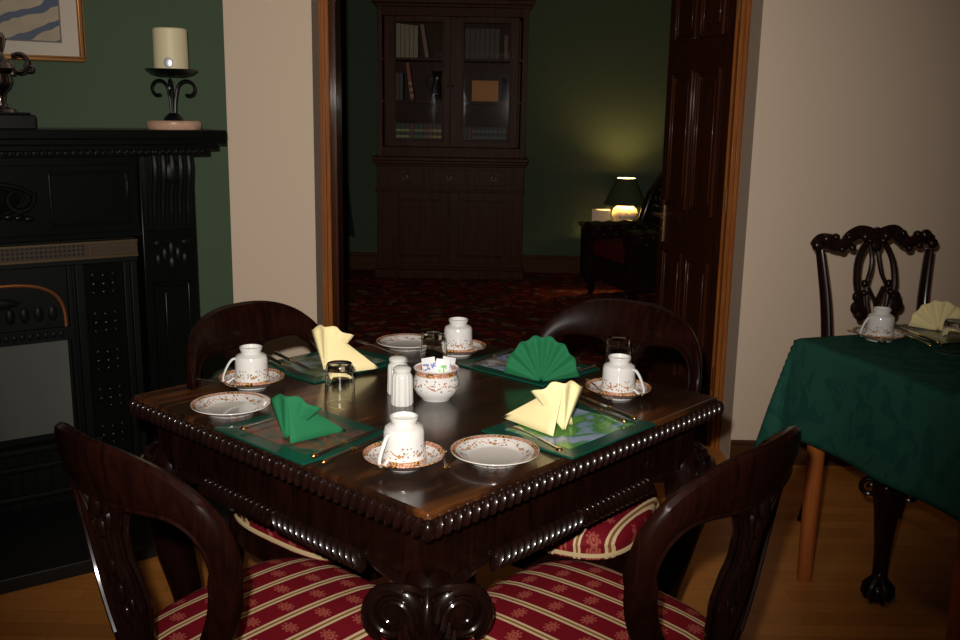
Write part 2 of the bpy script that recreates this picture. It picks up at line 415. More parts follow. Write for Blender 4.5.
# the visible face is at local +y (towards -x in the room)
o, yf, yb = door, -DT, 0
door.location = Vector((HX, HY, 0)) - Vector((-sin(DA), cos(DA), 0))*0.0
def hinge(z, par):
    b = MB().box(-.004, 0, -DT+.003, -.003, z-.052, z+.052)
    for dz in (-.035, 0, .035):
        for y in (-.013, -.032): b.ell((-.0045, y, z+dz), (.0015, .003, .003), 8, 4)
    b.tube([(-.006, -DT-.002, z-.052), (-.006, -DT-.002, z+.052)], .006, 8)
    obj('hinge', b, BRASS, par)
for z in (1.835, 1.063, .30): hinge(z, door)
b = MB().box(DW-.072, DW-.042, -.0, .006, .80, 1.0)
b.tube([(DW-.057, .005, .93), (DW-.057, .045, .93)], .009, 8); b.tube([(DW-.057, .045, .93), (DW-.10, .05, .932), (DW-.165, .045, .925)], [.010, .009, .007], 8)
b.tube([(DW-.057, .004, .86), (DW-.057, .012, .86)], .008, 8)
obj('door_handle', b, NT('aged_brass').fin((.35,.24,.11),.35,.9), door)
edge = MB().box(-.0015, 0, -DT+.001, -.001, .01, DH-.002)
obj('door_edge', edge, FRAMEW, door)

# ------------------------------------------------------------------ fireplace
FRZ = math.atan2(DV.y, DV.x)+PI          # local +x towards the corner (right), +y into wall
def fl_thing(name, label, cat, s, off, z=0): return thing(name, label, cat, W0 + DV*s + NV*off + Vector((0,0,z)), FRZ)
SC = .89
fp = fl_thing('fireplace', 'black carved mantelpiece with cast iron insert across the green corner wall', 'fireplace', SC, 0)
# local: x = SC - s, y = -off
def SB(b, s0, s1, o0, o1, z0, z1, m=0): return b.box(SC-s1, SC-s0, -o1, -o0, z0, z1, m)
b = MB()
SB(b, .118, 1.662, .001, .30, 1.295, 1.325); SB(b, .115, 1.665, .001, .285, 1.275, 1.295); SB(b, .135, 1.645, .001, .265, 1.255, 1.275)
SB(b, .16, 1.62, .001, .245, 1.235, 1.255)
for i in range(60):
    x = SC-.18-i*.024; b.box(x-.016, x, -.262, -.244, 1.262-.02, 1.262)
obj('mantel_shelf', b, IRONP, fp, bevel=.003)
b = MB(); SB(b, .405, 1.375, .001, .19, .955, 1.235); SB(b, .405, 1.375, .19, .20, 1.205, 1.235); SB(b, .405, 1.375, .19, .205, .955, .975)
for s0, s1 in ((.44, .70), (1.08, 1.34)):
    SB(b, s0, s1, .19, .20, 1.175, 1.183); SB(b, s0, s1, .19, .20, 1.0, 1.008); SB(b, s0, s0+.008, .19, .20, 1.008, 1.175); SB(b, s1-.008, s1, .19, .20, 1.008, 1.175)
for i in range(20): b.ell((SC-.412, -.192, 1.0+i*.011), .0045, 6, 4); b.ell((SC-1.368, -.192, 1.0+i*.011), .0045, 6, 4)
obj('frieze', b, IRONP, fp, bevel=.002)
b = MB()
b.ell((0, -.19, 1.095), (.10, .018, .045), 20, 10)
b.spiral((-.09, -.205, 1.10), .05, 1.2, .011, (1,0,0), (0,0,1), 1, 6, PI*.9)
b.spiral((.09, -.205, 1.10), .05, 1.2, .011, (-1,0,0), (0,0,1), 1, 6, PI*.9)
b.tube([(.14*cos(a), -.205, 1.095+.055*sin(a)) for a in [2*PI*i/32 for i in range(33)]], .008, 6)
for k in (-1, 1):
    for j in range(4): b.ell((k*(.03+.03*j), -.208, 1.045-.004*j), (.016, .008, .011), 8, 6)
obj('cartouche', b, IRONP, fp)
for s0, s1 in ((.205, .40), (1.38, 1.575)):
    b = MB(); SB(b, s0, s1, .001, .19, 0, 1.235); c = SC-(s0+s1)/2
    SB(b, s0-.01, s1+.01, .001, .225, 0, .14); SB(b, s0, s1, .19, .21, .14, .16)
    t = .014
    for a0, a1, z0, z1 in ((s0+.03, s1-.03, .20, .78),):
        SB(b, a0, a1, .19, .20, z0, z0+t); SB(b, a0, a1, .19, .20, z1-t, z1); SB(b, a0, a0+t, .19, .20, z0, z1); SB(b, a1-t, a1, .19, .20, z0, z1)
        SB(b, a0+.035, a1-.035, .19, .203, z0+.035, z1-.035)
    p = obj('pilaster', b, IRONP, fp, bevel=.003)
    b = MB()
    prof = [(0, 1.235), (.055, 1.235), (.062, 1.20), (.055, 1.15), (.035, 1.10), (.03, 1.05), (.022, 1.0), (.012, .97), (0, .965)]
    pts = [(-.19-d, z) for d, z in prof]
    n = len(pts); x0, x1 = c-.078, c+.078
    b.add([(x0, y, z) for y, z in pts]+[(x1, y, z) for y, z in pts], [tuple(range(n)), tuple(range(n, 2*n))[::-1]]+[(i, (i+1) % n, (i+1) % n+n, i+n) for i in range(n)])
    for k in range(-2, 3):
        b.tube([(c+k*.03, -.19-d-.004, z) for d, z in prof[1:8]], [.011, .012, .012, .011, .010, .008, .005], 8)
    b.ell((c, -.25, 1.18), (.03, .016, .045), 10, 8)
    obj('corbel', b, IRON, p)
    b = MB()
    for k in range(-2, 3): b.ell((c+k*.024, -.196, .90-.018*abs(k)*1.0), (.012, .012, .035-.004*abs(k)), 8, 6)
    b.ell((c, -.20, .85), (.014, .012, .03), 8, 6); b.ell((c-.05, -.198, .925), (.018, .012, .014)); b.ell((c+.05, -.198, .925), (.018, .012, .014))
    obj('carved_leaf', b, IRON, p)
# iron insert
b = MB(); SB(b, .41, 1.37, .001, .13, 0, .955)
for q in (1, -1):
    for s_, w_ in ((.425, .012), (.455, .008), (.612, .014), (.645, .008)):
        c = SC-s_ if q > 0 else -(SC-s_); b.box(c-w_, c+w_, -.15, -.12, .05, .875)
b.box(-.48, .48, -.155, -.12, .86, .882)
obj('insert_surround', b, IRON, fp, bevel=.003)
def lattice():
    t = NT('pierced_brass_strip'); x, y, z = t.xyz()
    a = t.math('SINE', t.math('MULTIPLY', t.math('ADD', x, z), 210.)); c = t.math('SINE', t.math('MULTIPLY', t.math('SUBTRACT', x, z), 210.))
    h = t.math('GREATER_THAN', t.math('MULTIPLY', a, c), .12)
    sol = t.math('GREATER_THAN', t.math('ABSOLUTE', x), .30)
    h = t.math('MULTIPLY', h, t.math('SUBTRACT', 1., sol))
    return t.fin(t.mix(h, (.05, .028, .014), (.003, .003, .003)), .55, metal=.3)
b = MB(); b.box(-.478, .478, -.162, -.13, .888, .932)
bs = obj('brass_strip', b, lattice(), fp)
b = MB(); b.box(-.478, .478, -.168, -.13, .932, .94); b.box(-.478, .478, -.168, -.13, .88, .888)
for q in (-1, 1):
    x0 = q*.31; x1 = q*.46; lo, hi = sorted((x0, x1))
    b.box(lo, hi, -.166, -.16, .922, .926); b.box(lo, hi, -.166, -.16, .895, .899); b.box(lo, lo+.006, -.166, -.16, .899, .922); b.box(hi-.006, hi, -.166, -.16, .899, .922)
obj('strip_border', b, DULLBRASS, bs)
for q in (1, -1):
    b = MB(); c = q*(SC-.53); b.box(c-.062, c+.062, -.145, -.12, .06, .855)
    zc = .785
    for zt in (.785, .645, .505, .365, .225, .12):
        for sgn in (-1, 1): b.box(c-.06, c+.06, -.150, -.144, zt+sgn*.066-.003, zt+sgn*.066+.003)
        for r in (.045, .022): b.tube([(c+r*cos(a), -.148, zt+r*.9*sin(a)) for a in [2*PI*i/20 for i in range(21)]], .005, 6)
        for k in range(4):
            a = PI/4+k*PI/2; b.ell((c+.048*cos(a), -.147, zt+.045*sin(a)), (.012, .006, .012), 8, 5)
            a = k*PI/2; b.ell((c+.033*cos(a), -.147, zt+.03*sin(a)), (.010, .006, .010), 8, 5)
        b.ell((c, -.148, zt), (.010, .008, .010), 8, 5)
    obj('relief_panel', b, IRONP, fp)
# hood with arched brass rim
HWI = .215
def arch(r, n=24, z0=.645, h=.155, e=.62):
    return [(r*math.copysign(abs(cos(a))**e, cos(a)), z0+(h+(r-HWI))*abs(sin(a))**e) for a in [PI*i/n for i in range(n+1)]]
b = MB(); b.prism(arch(HWI+.0), -.155, -.125); b.box(-.235, .235, -.175, -.12, .605, .65)
for i in range(9): b.ell((-.18+i*.045, -.157, .70), (.016, .006, .028), 8, 6); 
for i in range(17): b.ell((-.2+i*.025, -.176, .628), (.009, .004, .012), 8, 5)
b.ell((0, -.158, .745), (.08, .008, .02), 12, 6)
hd = obj('hood', b, IRON, fp)
b = MB(); b.tube([(x, -.158, z) for x, z in arch(HWI+.006)], .0065, 8); obj('copper_arch', b, COPPER, hd)
t = NT('grey_fire_board'); v = t.coord()
f = t.math('ADD', t.math('MULTIPLY', t.noise(t.mapping(v, (1, 1, .4)), 4, 4), .7), t.math('MULTIPLY', t.math('SINE', t.math('MULTIPLY', t.xyz()[0], 900.)), .06))
FB = t.fin(t.mix(f, (.045, .05, .042), (.135, .14, .125)), .7)
obj('fire_board', MB().box(-.222, .222, -.158, -.125, .27, .60), FB, fp, bevel=.002)
b = MB(); b.box(-.28, .28, -.24, -.12, .02, .24)
for z, yy_ in ((.255, -.26), (.20, -.275), (.10, -.285)): b.tube([(-.29, yy_, z), (.29, yy_, z)], .012, 10)
for i in range(12): b.tube([(-.26+i*.047, -.262, .05), (-.26+i*.047, -.262, .25)], .005, 6)
obj('ash_guard', b, IRON, fp)
b = MB(); SB(b, .12, 1.66, .001, .76, 0, .045)
obj('hearth', b, NT('black_hearth').fin((.006, .006, .006), .5), fp, bevel=.004)

# framed picture
PS = .515
pw, ph = .62, .50
pf = fl_thing('framed_picture', 'gold framed striped painting with cream mount on green wall', 'picture', PS+pw/2, .0, 1.548)
b = MB(); fw_ = .016
for x0, x1, z0, z1 in ((-pw/2, pw/2, 0, fw_), (-pw/2, pw/2, ph-fw_, ph), (-pw/2, -pw/2+fw_, fw_, ph-fw_), (pw/2-fw_, pw/2, fw_, ph-fw_)): b.box(x0, x1, -.028, -.003, z0, z1)
obj('frame', b, NT('gilt_frame').fin((.42, .20, .07), .3, .8), pf, bevel=.004)
obj('mount', MB().box(-pw/2+fw_, pw/2-fw_, -.012, -.003, fw_, ph-fw_), NT('cream_mount').fin((.50, .44, .36), .8), pf)
t = NT('striped_painting'); v = t.coord(); x, y, z = t.xyz(t.mapping(v, (1, 1, 1)))
wv = t.math('ADD', t.math('MULTIPLY', x, 38.), t.math('MULTIPLY', z, -82.)); wv = t.math('ADD', wv, t.math('MULTIPLY', t.noise(v, 9, 2), 7.))
f = t.math('SINE', wv); c = t.mix(t.math('GREATER_THAN', f, .4), t.mix(t.noise(v, 14, 3), (.25, .19, .11), (.42, .35, .25)), (.055, .075, .12))
obj('painting', MB().box(-pw/2+.075, pw/2-.075, -.014, -.012, .068, ph-.068), t.fin(c, .5), pf)
obj('mount_line', MB().box(-pw/2+.070, pw/2-.070, -.0135, -.012, .063, ph-.063), NT('mount_edge').fin((.12, .10, .09), .6), pf)

# candle and iron holder
ch = fl_thing('candle_holder', 'black wrought iron candle holder with scrolls on a round pinkish stone base', 'candle holder', .262, .17, 1.325)
obj('base', MB().lathe([(.0, 0), (.090, 0), (.094, .006), (.094, .024), (.088, .030), (0, .030)], 40), MARBLE, ch)
b = MB(); b.lathe([(0, .03), (.036, .03), (.030, .042), (.016, .055), (0, .058)], 20)
for k in range(3):
    a = 2*PI*k/3+.1; ax = Vector((cos(a), sin(a), 0))
    path = [ax*.006+Vector((0,0,.05)), ax*.010+Vector((0,0,.10)), ax*.018+Vector((0,0,.140))]
    c0 = ax*.058+Vector((0,0,.137)); r0 = .040
    for i in range(25):
        t_ = i/24; an = PI - t_*PI*1.65*1.0; r = r0*(1-.55*t_)
        path.append(c0+ax*(r*cos(an))+Vector((0,0,r*sin(an)*.95)))
    b.tube(path, .0058, 8)
obj('scrolls', b, BLACKW, ch)
obj('dish', MB().lathe([(0, .182), (.04, .182), (.07, .190), (.088, .203), (.091, .203), (.088, .207), (.06, .200), (0, .200)], 36), BLACKW, ch)
cd = fl_thing('pillar_candle', 'thick cream pillar candle standing on the iron holder', 'candle', .262, .17, 1.526)
obj('wax', MB().lathe([(0, 0), (.058, 0), (.059, .005), (.058, .140), (.054, .144), (.045, .138), (0, .134)], 36), CREAMWAX, cd)
obj('wick', MB().tube([(0, 0, .134), (.001, 0, .15)], .0015, 6), BLACKW, cd)
ca = math.atan2(-1, .15)-FRZ
M = Matrix.Translation((.0585*cos(ca), .0585*sin(ca), .026)) @ Matrix.Rotation(ca, 4, 'Z')
obj('candle_disc', MB().ell((0, 0, 0), (.003, .016, .018), 16, 8, M=M), SILVERM, cd)  # small silvery oval disc on the candle's front

# metal ornament
orn = fl_thing('metal_ornament', 'dark polished metal urn with loop handle on a black plinth', 'ornament', .822, .17, 1.325)
obj('plinth', MB().box(-.09, .09, -.07, .07, 0, .045).box(-.078, .078, -.06, .06, .045, .052), BLACKW, orn, bevel=.003)
b = MB().lathe([(0, .052), (.05, .052), (.045, .062), (.022, .07), (.016, .09), (.020, .115), (.034, .13), (.042, .15), (.040, .172), (.046, .178), (.052, .19), (.046, .208), (.026, .222), (.018, .24), (.024, .26), (.030, .285), (.024, .30), (0, .305)], 28)
u = obj('urn', b, PEWTER, orn)
for k in (1, -1):
    b = MB(); pts = []
    for i in range(21):
        a = -2.3+i*4.5/20; pts.append((k*(.067+.026*cos(a)), 0, .208+.028*sin(a)))
    pts = [(k*.044, 0, .17)]+pts+[(k*.044, 0, .232)]
    b.tube(pts, .008, 8); b.spiral((k*.098, 0, .195), .018, 1.2, .006, (k, 0, 0), (0, 0, 1), 1, 6, PI/2)
    obj('handle', b, PEWTER, u)

# ------------------------------------------------------------------ bookcase
BY = 8.25
bk = thing('bookcase', 'tall dark wooden bookcase with glazed doors against the back wall', 'bookcase', (-.264, BY, 0))
def BX(px): return -.343+(px-443)/123.4+.264
xl, xr = BX(377), BX(528.5); DB = FY-.025-BY
b = MB()
b.box(xl, xl+.04, .0, DB, 1.02, 2.22); b.box(xr-.04, xr, .0, DB, 1.02, 2.22); b.box(xl+.04, xr-.04, DB-.02, DB, 1.02, 2.22)
b.box(xl, xr, 0, DB-.02, 2.15, 2.22); b.box(xl+.04, xr-.04, 0, DB-.02, 1.02, 1.10)
b.box(BX(451)-.014, BX(451)+.014, .024, DB-.02, 1.10, 2.15)
obj('upper_case', b, BOOKW, bk, bevel=.003)
b = MB(); b.box(xl-.02, xr+.02, -.02, DB, 2.22, 2.245); b.box(xl-.045, xr+.045, -.045, DB, 2.245, 2.28); b.box(xl-.06, xr+.06, -.06, DB, 2.28, 2.30)
obj('cornice', b, BOOKW, bk, bevel=.006)
shz = [1.10, 1.48, 1.822]
for z in shz[1:]:
    obj('shelf', MB().box(xl+.04, xr-.04, .035, DB-.02, z-.02, z), BOOKW, bk)
def gdoor(x0, x1, side):
    z0, z1 = 1.104, 2.146; g0, g1 = (BX(395), BX(443)) if side < 0 else (BX(464), BX(511)); h0, h1 = 1.165, 2.10
    b = MB(); b.box(x0, g0, -.004, .018, z0, z1); b.box(g1, x1, -.004, .018, z0, z1); b.box(g0, g1, -.004, .018, z0, h0); b.box(g0, g1, -.004, .018, h1, z1)
    w = .012
    b.box(g0-w, g0, -.010, -.004, h0-w, h1+w); b.box(g1, g1+w, -.010, -.004, h0-w, h1+w); b.box(g0, g1, -.010, -.004, h0-w, h0); b.box(g0, g1, -.010, -.004, h1, h1+w)
    d = obj('glazed_door', b, BOOKW, bk, bevel=.003)
    qa, qb = (0, 0) if side < 0 else (.017, .0); obj('pane', MB().add([(g0+.0, qa, h0), (g1, qb, h0), (g1, qb, h1), (g0, qa, h1), (g0, qa+.003, h0), (g1, qb+.003, h0), (g1, qb+.003, h1), (g0, qa+.003, h1)], [(0,1,2,3),(7,6,5,4),(0,4,5,1),(1,5,6,2),(2,6,7,3),(3,7,4,0)]), PANE, d, smooth=0)
    kx = x1-.02 if side < 0 else x0+.02
    obj('knob', MB().ell((kx, -.02, 1.60), (.011, .013, .011)).tube([(kx, -.004, 1.60), (kx, -.02, 1.60)], .005), DULLBRASS, d)
gdoor(BX(384), BX(451)-.002, -1); gdoor(BX(451)+.002, BX(520), 1)
# lower part
lx, rx = xl-.005, xr-.005
b = MB(); b.box(lx, rx, -.04, DB, .09, .945); obj('lower_case', b, BOOKW, bk, bevel=.003)
b = MB(); b.box(lx-.035, rx+.035, -.085, DB, .99, 1.02); b.box(lx-.025, rx+.025, -.07, DB, .965, .99); b.box(lx-.01, rx+.01, -.055, DB, .945, .965)
obj('waist_moulding', b, BOOKW, bk, bevel=.006)
b = MB(); b.box(lx-.02, rx+.02, -.065, DB, 0, .075); b.box(lx-.01, rx+.01, -.052, DB, .075, .10); obj('plinth', b, BOOKW, bk, bevel=.005)
obj('middle_moulding', MB().box(lx-.012, rx+.012, -.055, DB, .735, .755), BOOKW, bk, bevel=.004)
for a, c in ((386, 426), (430, 472), (477, 517)):
    x0, x1 = BX(a), BX(c); b = MB().box(x0, x1, -.052, -.03, .785, .92)
    b.box(x0+.012, x1-.012, -.056, -.052, .797, .908)
    d = obj('drawer', b, BOOKW, bk, bevel=.003); m_ = (x0+x1)/2
    b = MB().ell((m_, -.058, .857), (.03, .004, .02), 16, 6); b.tube([(m_+.024*cos(q), -.064+.0*q, .855+.018*sin(q)) for q in [PI+PI*i/10 for i in range(11)]], .004, 6)
    b.ell((m_, -.066, .86), (.011, .009, .011)); obj('pull', b, DULLBRASS, d)
for a, c, p0, p1, kx in ((382, 450.4, 400, 442, 445.5), (451.2, 517, 462, 507, 456)):
    x0, x1 = BX(a), BX(c); q0, q1 = BX(p0), BX(p1); b = MB()
    b.box(x0, q0, -.062, -.04, .135, .73); b.box(q1, x1, -.062, -.04, .135, .73); b.box(q0, q1, -.062, -.04, .135, .20); b.box(q0, q1, -.062, -.04, .66, .73)
    b.box(q0, q1, -.048, -.04, .20, .66); b.box(q0+.05, q1-.05, -.056, -.048, .25, .61)
    w = .01
    b.box(q0-w, q0, -.067, -.062, .2-w, .66+w); b.box(q1, q1+w, -.067, -.062, .2-w, .66+w); b.box(q0, q1, -.067, -.062, .2-w, .2); b.box(q0, q1, -.067, -.062, .66, .66+w)
    d = obj('panel_door', b, BOOKW, bk, bevel=.003)
    obj('knob', MB().ell((BX(kx), -.078, .465), (.012, .012, .012)).tube([(BX(kx), -.06, .465), (BX(kx), -.078, .465)], .005), DULLBRASS, d)

# books: origin at base, each its own thing
def bookmat(col, bands=None):
    t = NT('book_cover'); x, y, z = t.xyz()
    c = t.mix(t.noise(t.coord(), 20, 2), col, tuple(q*.8 for q in col))
    if bands:
        for k, zz in enumerate((.025, .075, .125)):
            c = t.mix(t.band(z, zz, zz+.018), c, bands[k % len(bands)])
    return t.fin(c, .5)
NOBAND = {}
def book(px, z, w, h, depth, col, label, group, bands=None, lean=0, y=.06):
    key = (col, bands, w, h, depth)
    if key not in NOBAND:
        b = MB(); b.box(-w/2, w/2, 0, .006, 0, h); b.box(-w/2, -w/2+.003, .006, depth, 0, h); b.box(w/2-.003, w/2, .006, depth, 0, h)
        b2 = MB().box(-w/2+.003, w/2-.003, .006, depth-.005, .003, h-.003)
        r = thing('book', label, 'book', group=group)
        obj('cover', b, bookmat(col, bands), r, smooth=0); obj('pages', b2, PAGES, r, smooth=0); NOBAND[key] = r
        n = r
    else: n = dup(NOBAND[key], (0, 0, 0), 0, label, group)
    n.location = (BX(px)-.264, BY+y, z); n.rotation_euler = (0, lean, 0); return n
for i, px in enumerate((397.5, 402, 406.5, 411, 415.5)):
    nm = ['first', 'second', 'third', 'fourth', 'fifth'][i]
    book(px, shz[2]+.001, .033, .27-.004*i, .18, (.40, .31, .19), f'{nm} tan book from the left on the upper left shelf', 'tan books on the upper left shelf')
book(427, shz[2]+.004, .030, .265, .18, (.34, .16, .11), 'reddish book leaning on the tan books, upper left shelf', 'tan books on the upper left shelf', lean=-.17)
book(396.8, shz[1]+.001, .028, .22, .18, (.10, .03, .03), 'dark maroon book upright at left end of the middle shelf', 'books on the middle left shelf')
book(400.6, shz[1]+.001, .028, .22, .18, (.06, .06, .06), 'dark grey book between the maroon and the leaning red book', 'books on the middle left shelf')
book(412.0, shz[1]+.004, .028, .30, .18, (.42, .07, .04), 'bright red book leaning left on the middle left shelf', 'books on the middle left shelf', ((.6, .4, .3),), lean=-.14)
cols = [((.05, .06, .035), ((.50, .42, .12),)), ((.05, .06, .035), ((.50, .42, .12),)), ((.05, .06, .035), ((.50, .42, .12),)), ((.16, .02, .02), ((.20, .1, .05),)),
        ((.03, .05, .03), ((.35, .3, .1), (.05, .2, .1))), ((.03, .05, .03), ((.35, .3, .1), (.05, .2, .1))), ((.04, .03, .03), ((.30, .2, .1),)), ((.18, .03, .02), ((.4, .2, .1),)),
        ((.10, .05, .03), ((.55, .4, .12),)), ((.10, .05, .03), ((.55, .4, .12),))]
names = ['leftmost dark book with yellow bands', 'second dark book with yellow bands', 'third dark book with yellow bands', 'dull red book beside the yellow banded ones',
         'first green banded dark book', 'second green banded dark book', 'plain dark brown book right of the green banded pair', 'red book with orange bands near the right end',
         'brown book with bright yellow bands', 'rightmost brown yellow banded book']
for i in range(10):
    book(397.2+i*4.75, shz[0]+.001, .036, .19, .16, cols[i][0], names[i]+', lower left shelf', 'banded books on the lower left shelf', cols[i][1])
for i, px in enumerate((468, 473, 478, 483, 488, 493, 498)):
    nm = ['leftmost', 'second', 'third', 'fourth', 'fifth', 'sixth', 'rightmost'][i]
    book(px, shz[2]+.001, .036, .24, .16, (.085, .04, .028), f'{nm} dim brown book on the upper right shelf', 'brown books on the upper right shelf')
book(507, shz[2]+.001, .03, .19, .16, (.22, .07, .04), 'short reddish book at right end of upper right shelf', 'brown books on the upper right shelf')
for i, px in enumerate((466.5, 471, 475.5, 480, 484.5, 489, 493.5, 498, 502.5, 507)):
    nm = ['leftmost', 'second', 'third', 'fourth', 'fifth', 'sixth', 'seventh', 'eighth', 'ninth', 'rightmost'][i]
    col = (.16, .03, .02) if i == 1 else (.03, .03, .032); bd = None if i < 2 else ((.12, .12, .12),)
    book(px, shz[0]+.001, .034, .17, .16, col, (f'{nm} black book on the lower right shelf' if i != 1 else 'red book among black ones on the lower right shelf'), 'dark books on the lower right shelf', bd)
bx = thing('storage_box', 'orange brown card box on the middle right bookcase shelf', 'box', (BX(486.5)-.264, BY+.05, shz[1]+.001))
obj('box_body', MB().box(-.11, .11, 0, .14, 0, .155), PALEWOOD, bx, bevel=.002)
obj('lid', MB().box(-.112, .112, -.002, .142, .155, .168), PALEWOOD, bx, bevel=.002)
gb = thing('glass_vase', 'small clear glass vase right of the orange box', 'vase', (BX(506)-.264, BY+.07, shz[1]+.001))
obj('vase_body', MB().lathe([(0, 0), (.03, 0), (.034, .03), (.02, .09), (.016, .14), (.026, .19), (.023, .19), (.013, .14), (.016, .09), (.03, .03), (0, .008)], 20), PANE, gb)
gb2 = thing('glass_jug', 'clear glass jug on the middle left bookcase shelf', 'jug', (BX(437)-.264, BY+.09, shz[1]+.001))
obj('jug_body', MB().lathe([(0, 0), (.04, 0), (.05, .05), (.042, .12), (.032, .18), (.045, .24), (.042, .24), (.029, .18), (.039, .12), (.046, .05), (0, .008)], 20), PANE, gb2)
obj('handle', MB().tube([(-.04, 0, .20), (-.085, 0, .19), (-.09, 0, .13), (-.05, 0, .07)], .006, 8), PANE, gb2)

# ------------------------------------------------------------------ lamp, side table, armchair, curtain
LX, LY = 1.215, 8.30; TZ = .475
st = thing('side_table', 'small dark side table behind the leather armchair', 'table', (LX-.09, LY, 0))
obj('tabletop', MB().box(-.28, .28, -.22, .22, TZ-.025, TZ), MAHOG, st, bevel=.005)
for sx in (-1, 1):
    for sy in (-1, 1): obj('leg', MB().tube([(sx*.24, sy*.18, 0), (sx*.24, sy*.18, TZ-.025)], [.014, .02], 8), MAHOG, st)
lp = thing('table_lamp', 'lit table lamp with round floral china base and green shade', 'lamp', (LX, LY, TZ))
t = NT('floral_lamp_base'); v = t.coord(); vo = t.vor(v, 22)
PB = t.fin(t.mix(t.math('LESS_THAN', vo[0], .22), (.85, .78, .66), (.45, .18, .10)), .2, coat=.5)
obj('lamp_base', MB().lathe([(0, 0), (.055, 0), (.06, .01), (.075, .03), (.108, .075), (.112, .10), (.100, .135), (.065, .165), (.03, .178), (.022, .19), (0, .19)], 36), PB, lp)
obj('socket', MB().lathe([(0, .19), (.018, .19), (.018, .235), (0, .235)], 16), BRASS, lp)
t = NT('green_lamp_shade'); t.fin((.06, .075, .03), .8); t.b.inputs['Transmission Weight'].default_value = 0
tl = t.n('ShaderNodeBsdfTranslucent'); tl.inputs[0].default_value = (.028, .026, .008, 1); ad = t.n('ShaderNodeAddShader')
t.L.new(t.b.outputs[0], ad.inputs[0]); t.L.new(tl.outputs[0], ad.inputs[1]); t.L.new(ad.outputs[0], t.t.nodes['Material Output'].inputs[0])
obj('lamp_shade', MB().shell([(.182, .175), (.180, .178), (.080, .395), (.078, .395), (.176, .178)], 40), t.mat, lp)
obj('shade_lining', MB().shell([(.174, .180), (.176, .178), (.0775, .393), (.0765, .393)], 40), NT('pale_lining').fin((.75, .68, .5), .8), lp)
t = NT('bulb_glow'); t.fin((1, .9, .7), .4); t.b.inputs['Emission Color'].default_value = (1, .72, .35, 1); t.b.inputs['Emission Strength'].default_value = 14
obj('bulb', MB().ell((0, 0, .275), (.028, .028, .036), 16, 10), t.mat, lp)
bxx = thing('card_box', 'small pale square box beside the lit lamp', 'box', (1.01, LY-.02, TZ+.001), rad(-6))
obj('box_body', MB().box(-.075, .075, -.05, .05, 0, .12), NT('pale_card').fin((.8, .68, .55), .7), bxx, bevel=.002)
obj('flap', MB().box(-.076, .076, -.051, .051, .12, .126), NT('pale_card_lid').fin((.8, .68, .55), .7), bxx, bevel=.001)

ac = thing('armchair', 'dark buttoned leather armchair half hidden behind the open door', 'armchair', (1.30, 7.50, 0), rad(24))
def tuft(b, x0, x1, y0, y1, z, r, n, axis):
    pass
# near arm (facing camera), runs along x
for yy_, nm in ((-.30, 'arm'), (.30, 'arm')):
    b = MB()
    n = 26; pts = []; rs = []
    for i in range(n+1):
        x = -.38+i*.62/n; pts.append((x, yy_, .495)); rs.append(.072+.010*abs(sin(i*PI/n*4.5)))
    b.tube(pts, rs, 14); b.box(-.385, .26, yy_-.045, yy_+.045, .12, .50); b.ell((-.38, yy_, .495), (.02, .08, .08), 14, 8)
    for i in range(6): b.ell((-.33+i*.11, yy_-.078, .525-.0*i), .010, 8, 6, m=1); b.ell((-.28+i*.11, yy_-.082, .475), .010, 8, 6, m=1)
    for i in range(14): b.ell((-.388, yy_-.04+.0*i, .14+i*.027), .005, 6, 4, m=1)
    a = obj('arm', b, [DARKLEATHER, DULLBRASS], ac)
b = MB()
b.grid(lambda u, v: (.26-.06*v+.03*sin(u*PI*5)**2*sin(v*PI*4)**2*-1+.14*v, -.33+.66*u, .42+.56*v*(.86+.14*sin(u*PI))), 30, 24)
b.grid(lambda u, v: (.42+.12*v, -.33+.66*u, .12+.86*v*(.86+.14*sin(u*PI))), 10, 6)
obj('backrest', b, DARKLEATHER, ac, solid=.05)
for s_ in (-1, 1):
    b = MB(); b.prism([(.10, .55), (.44, .55), (.50, .93), (.40, 1.0), (.30, .95), (.18, .78)], s_*.33-.035, s_*.33+.035); obj('wing', b, DARKLEATHER, ac, bevel=.02)
b = MB().box(-.36, .30, -.25, .25, .30, .45); obj('seat_cushion', b, REDLEATHER, ac, bevel=.03)
b = MB().box(-.37, .40, -.27, .27, .12, .30); obj('seat_base', b, DARKLEATHER, ac, bevel=.02)
for sx, sy in ((-.33, -.3), (-.33, .3), (.38, -.3), (.38, .3)): obj('leg', MB().lathe([(0, 0), (.02, 0), (.032, .06), (.026, .10), (.035, .13), (0, .13)], 14, (sx, sy, 0)), MAHOG, ac)
b = MB(); b.grid(lambda u, v: (-1.17-.07*u-.09*(1-u)*0+(.0 if u == 0 else 0)+.055*(1-v)*(1-u), FY-.10+.02*sin(u*18), .30+.45*v*(1)+.05*u), 24, 12)
tag(obj('curtain_tail', b, CURT, solid=.012), 'dark green cloth hanging on the wall left of the bookcase', 'curtain')
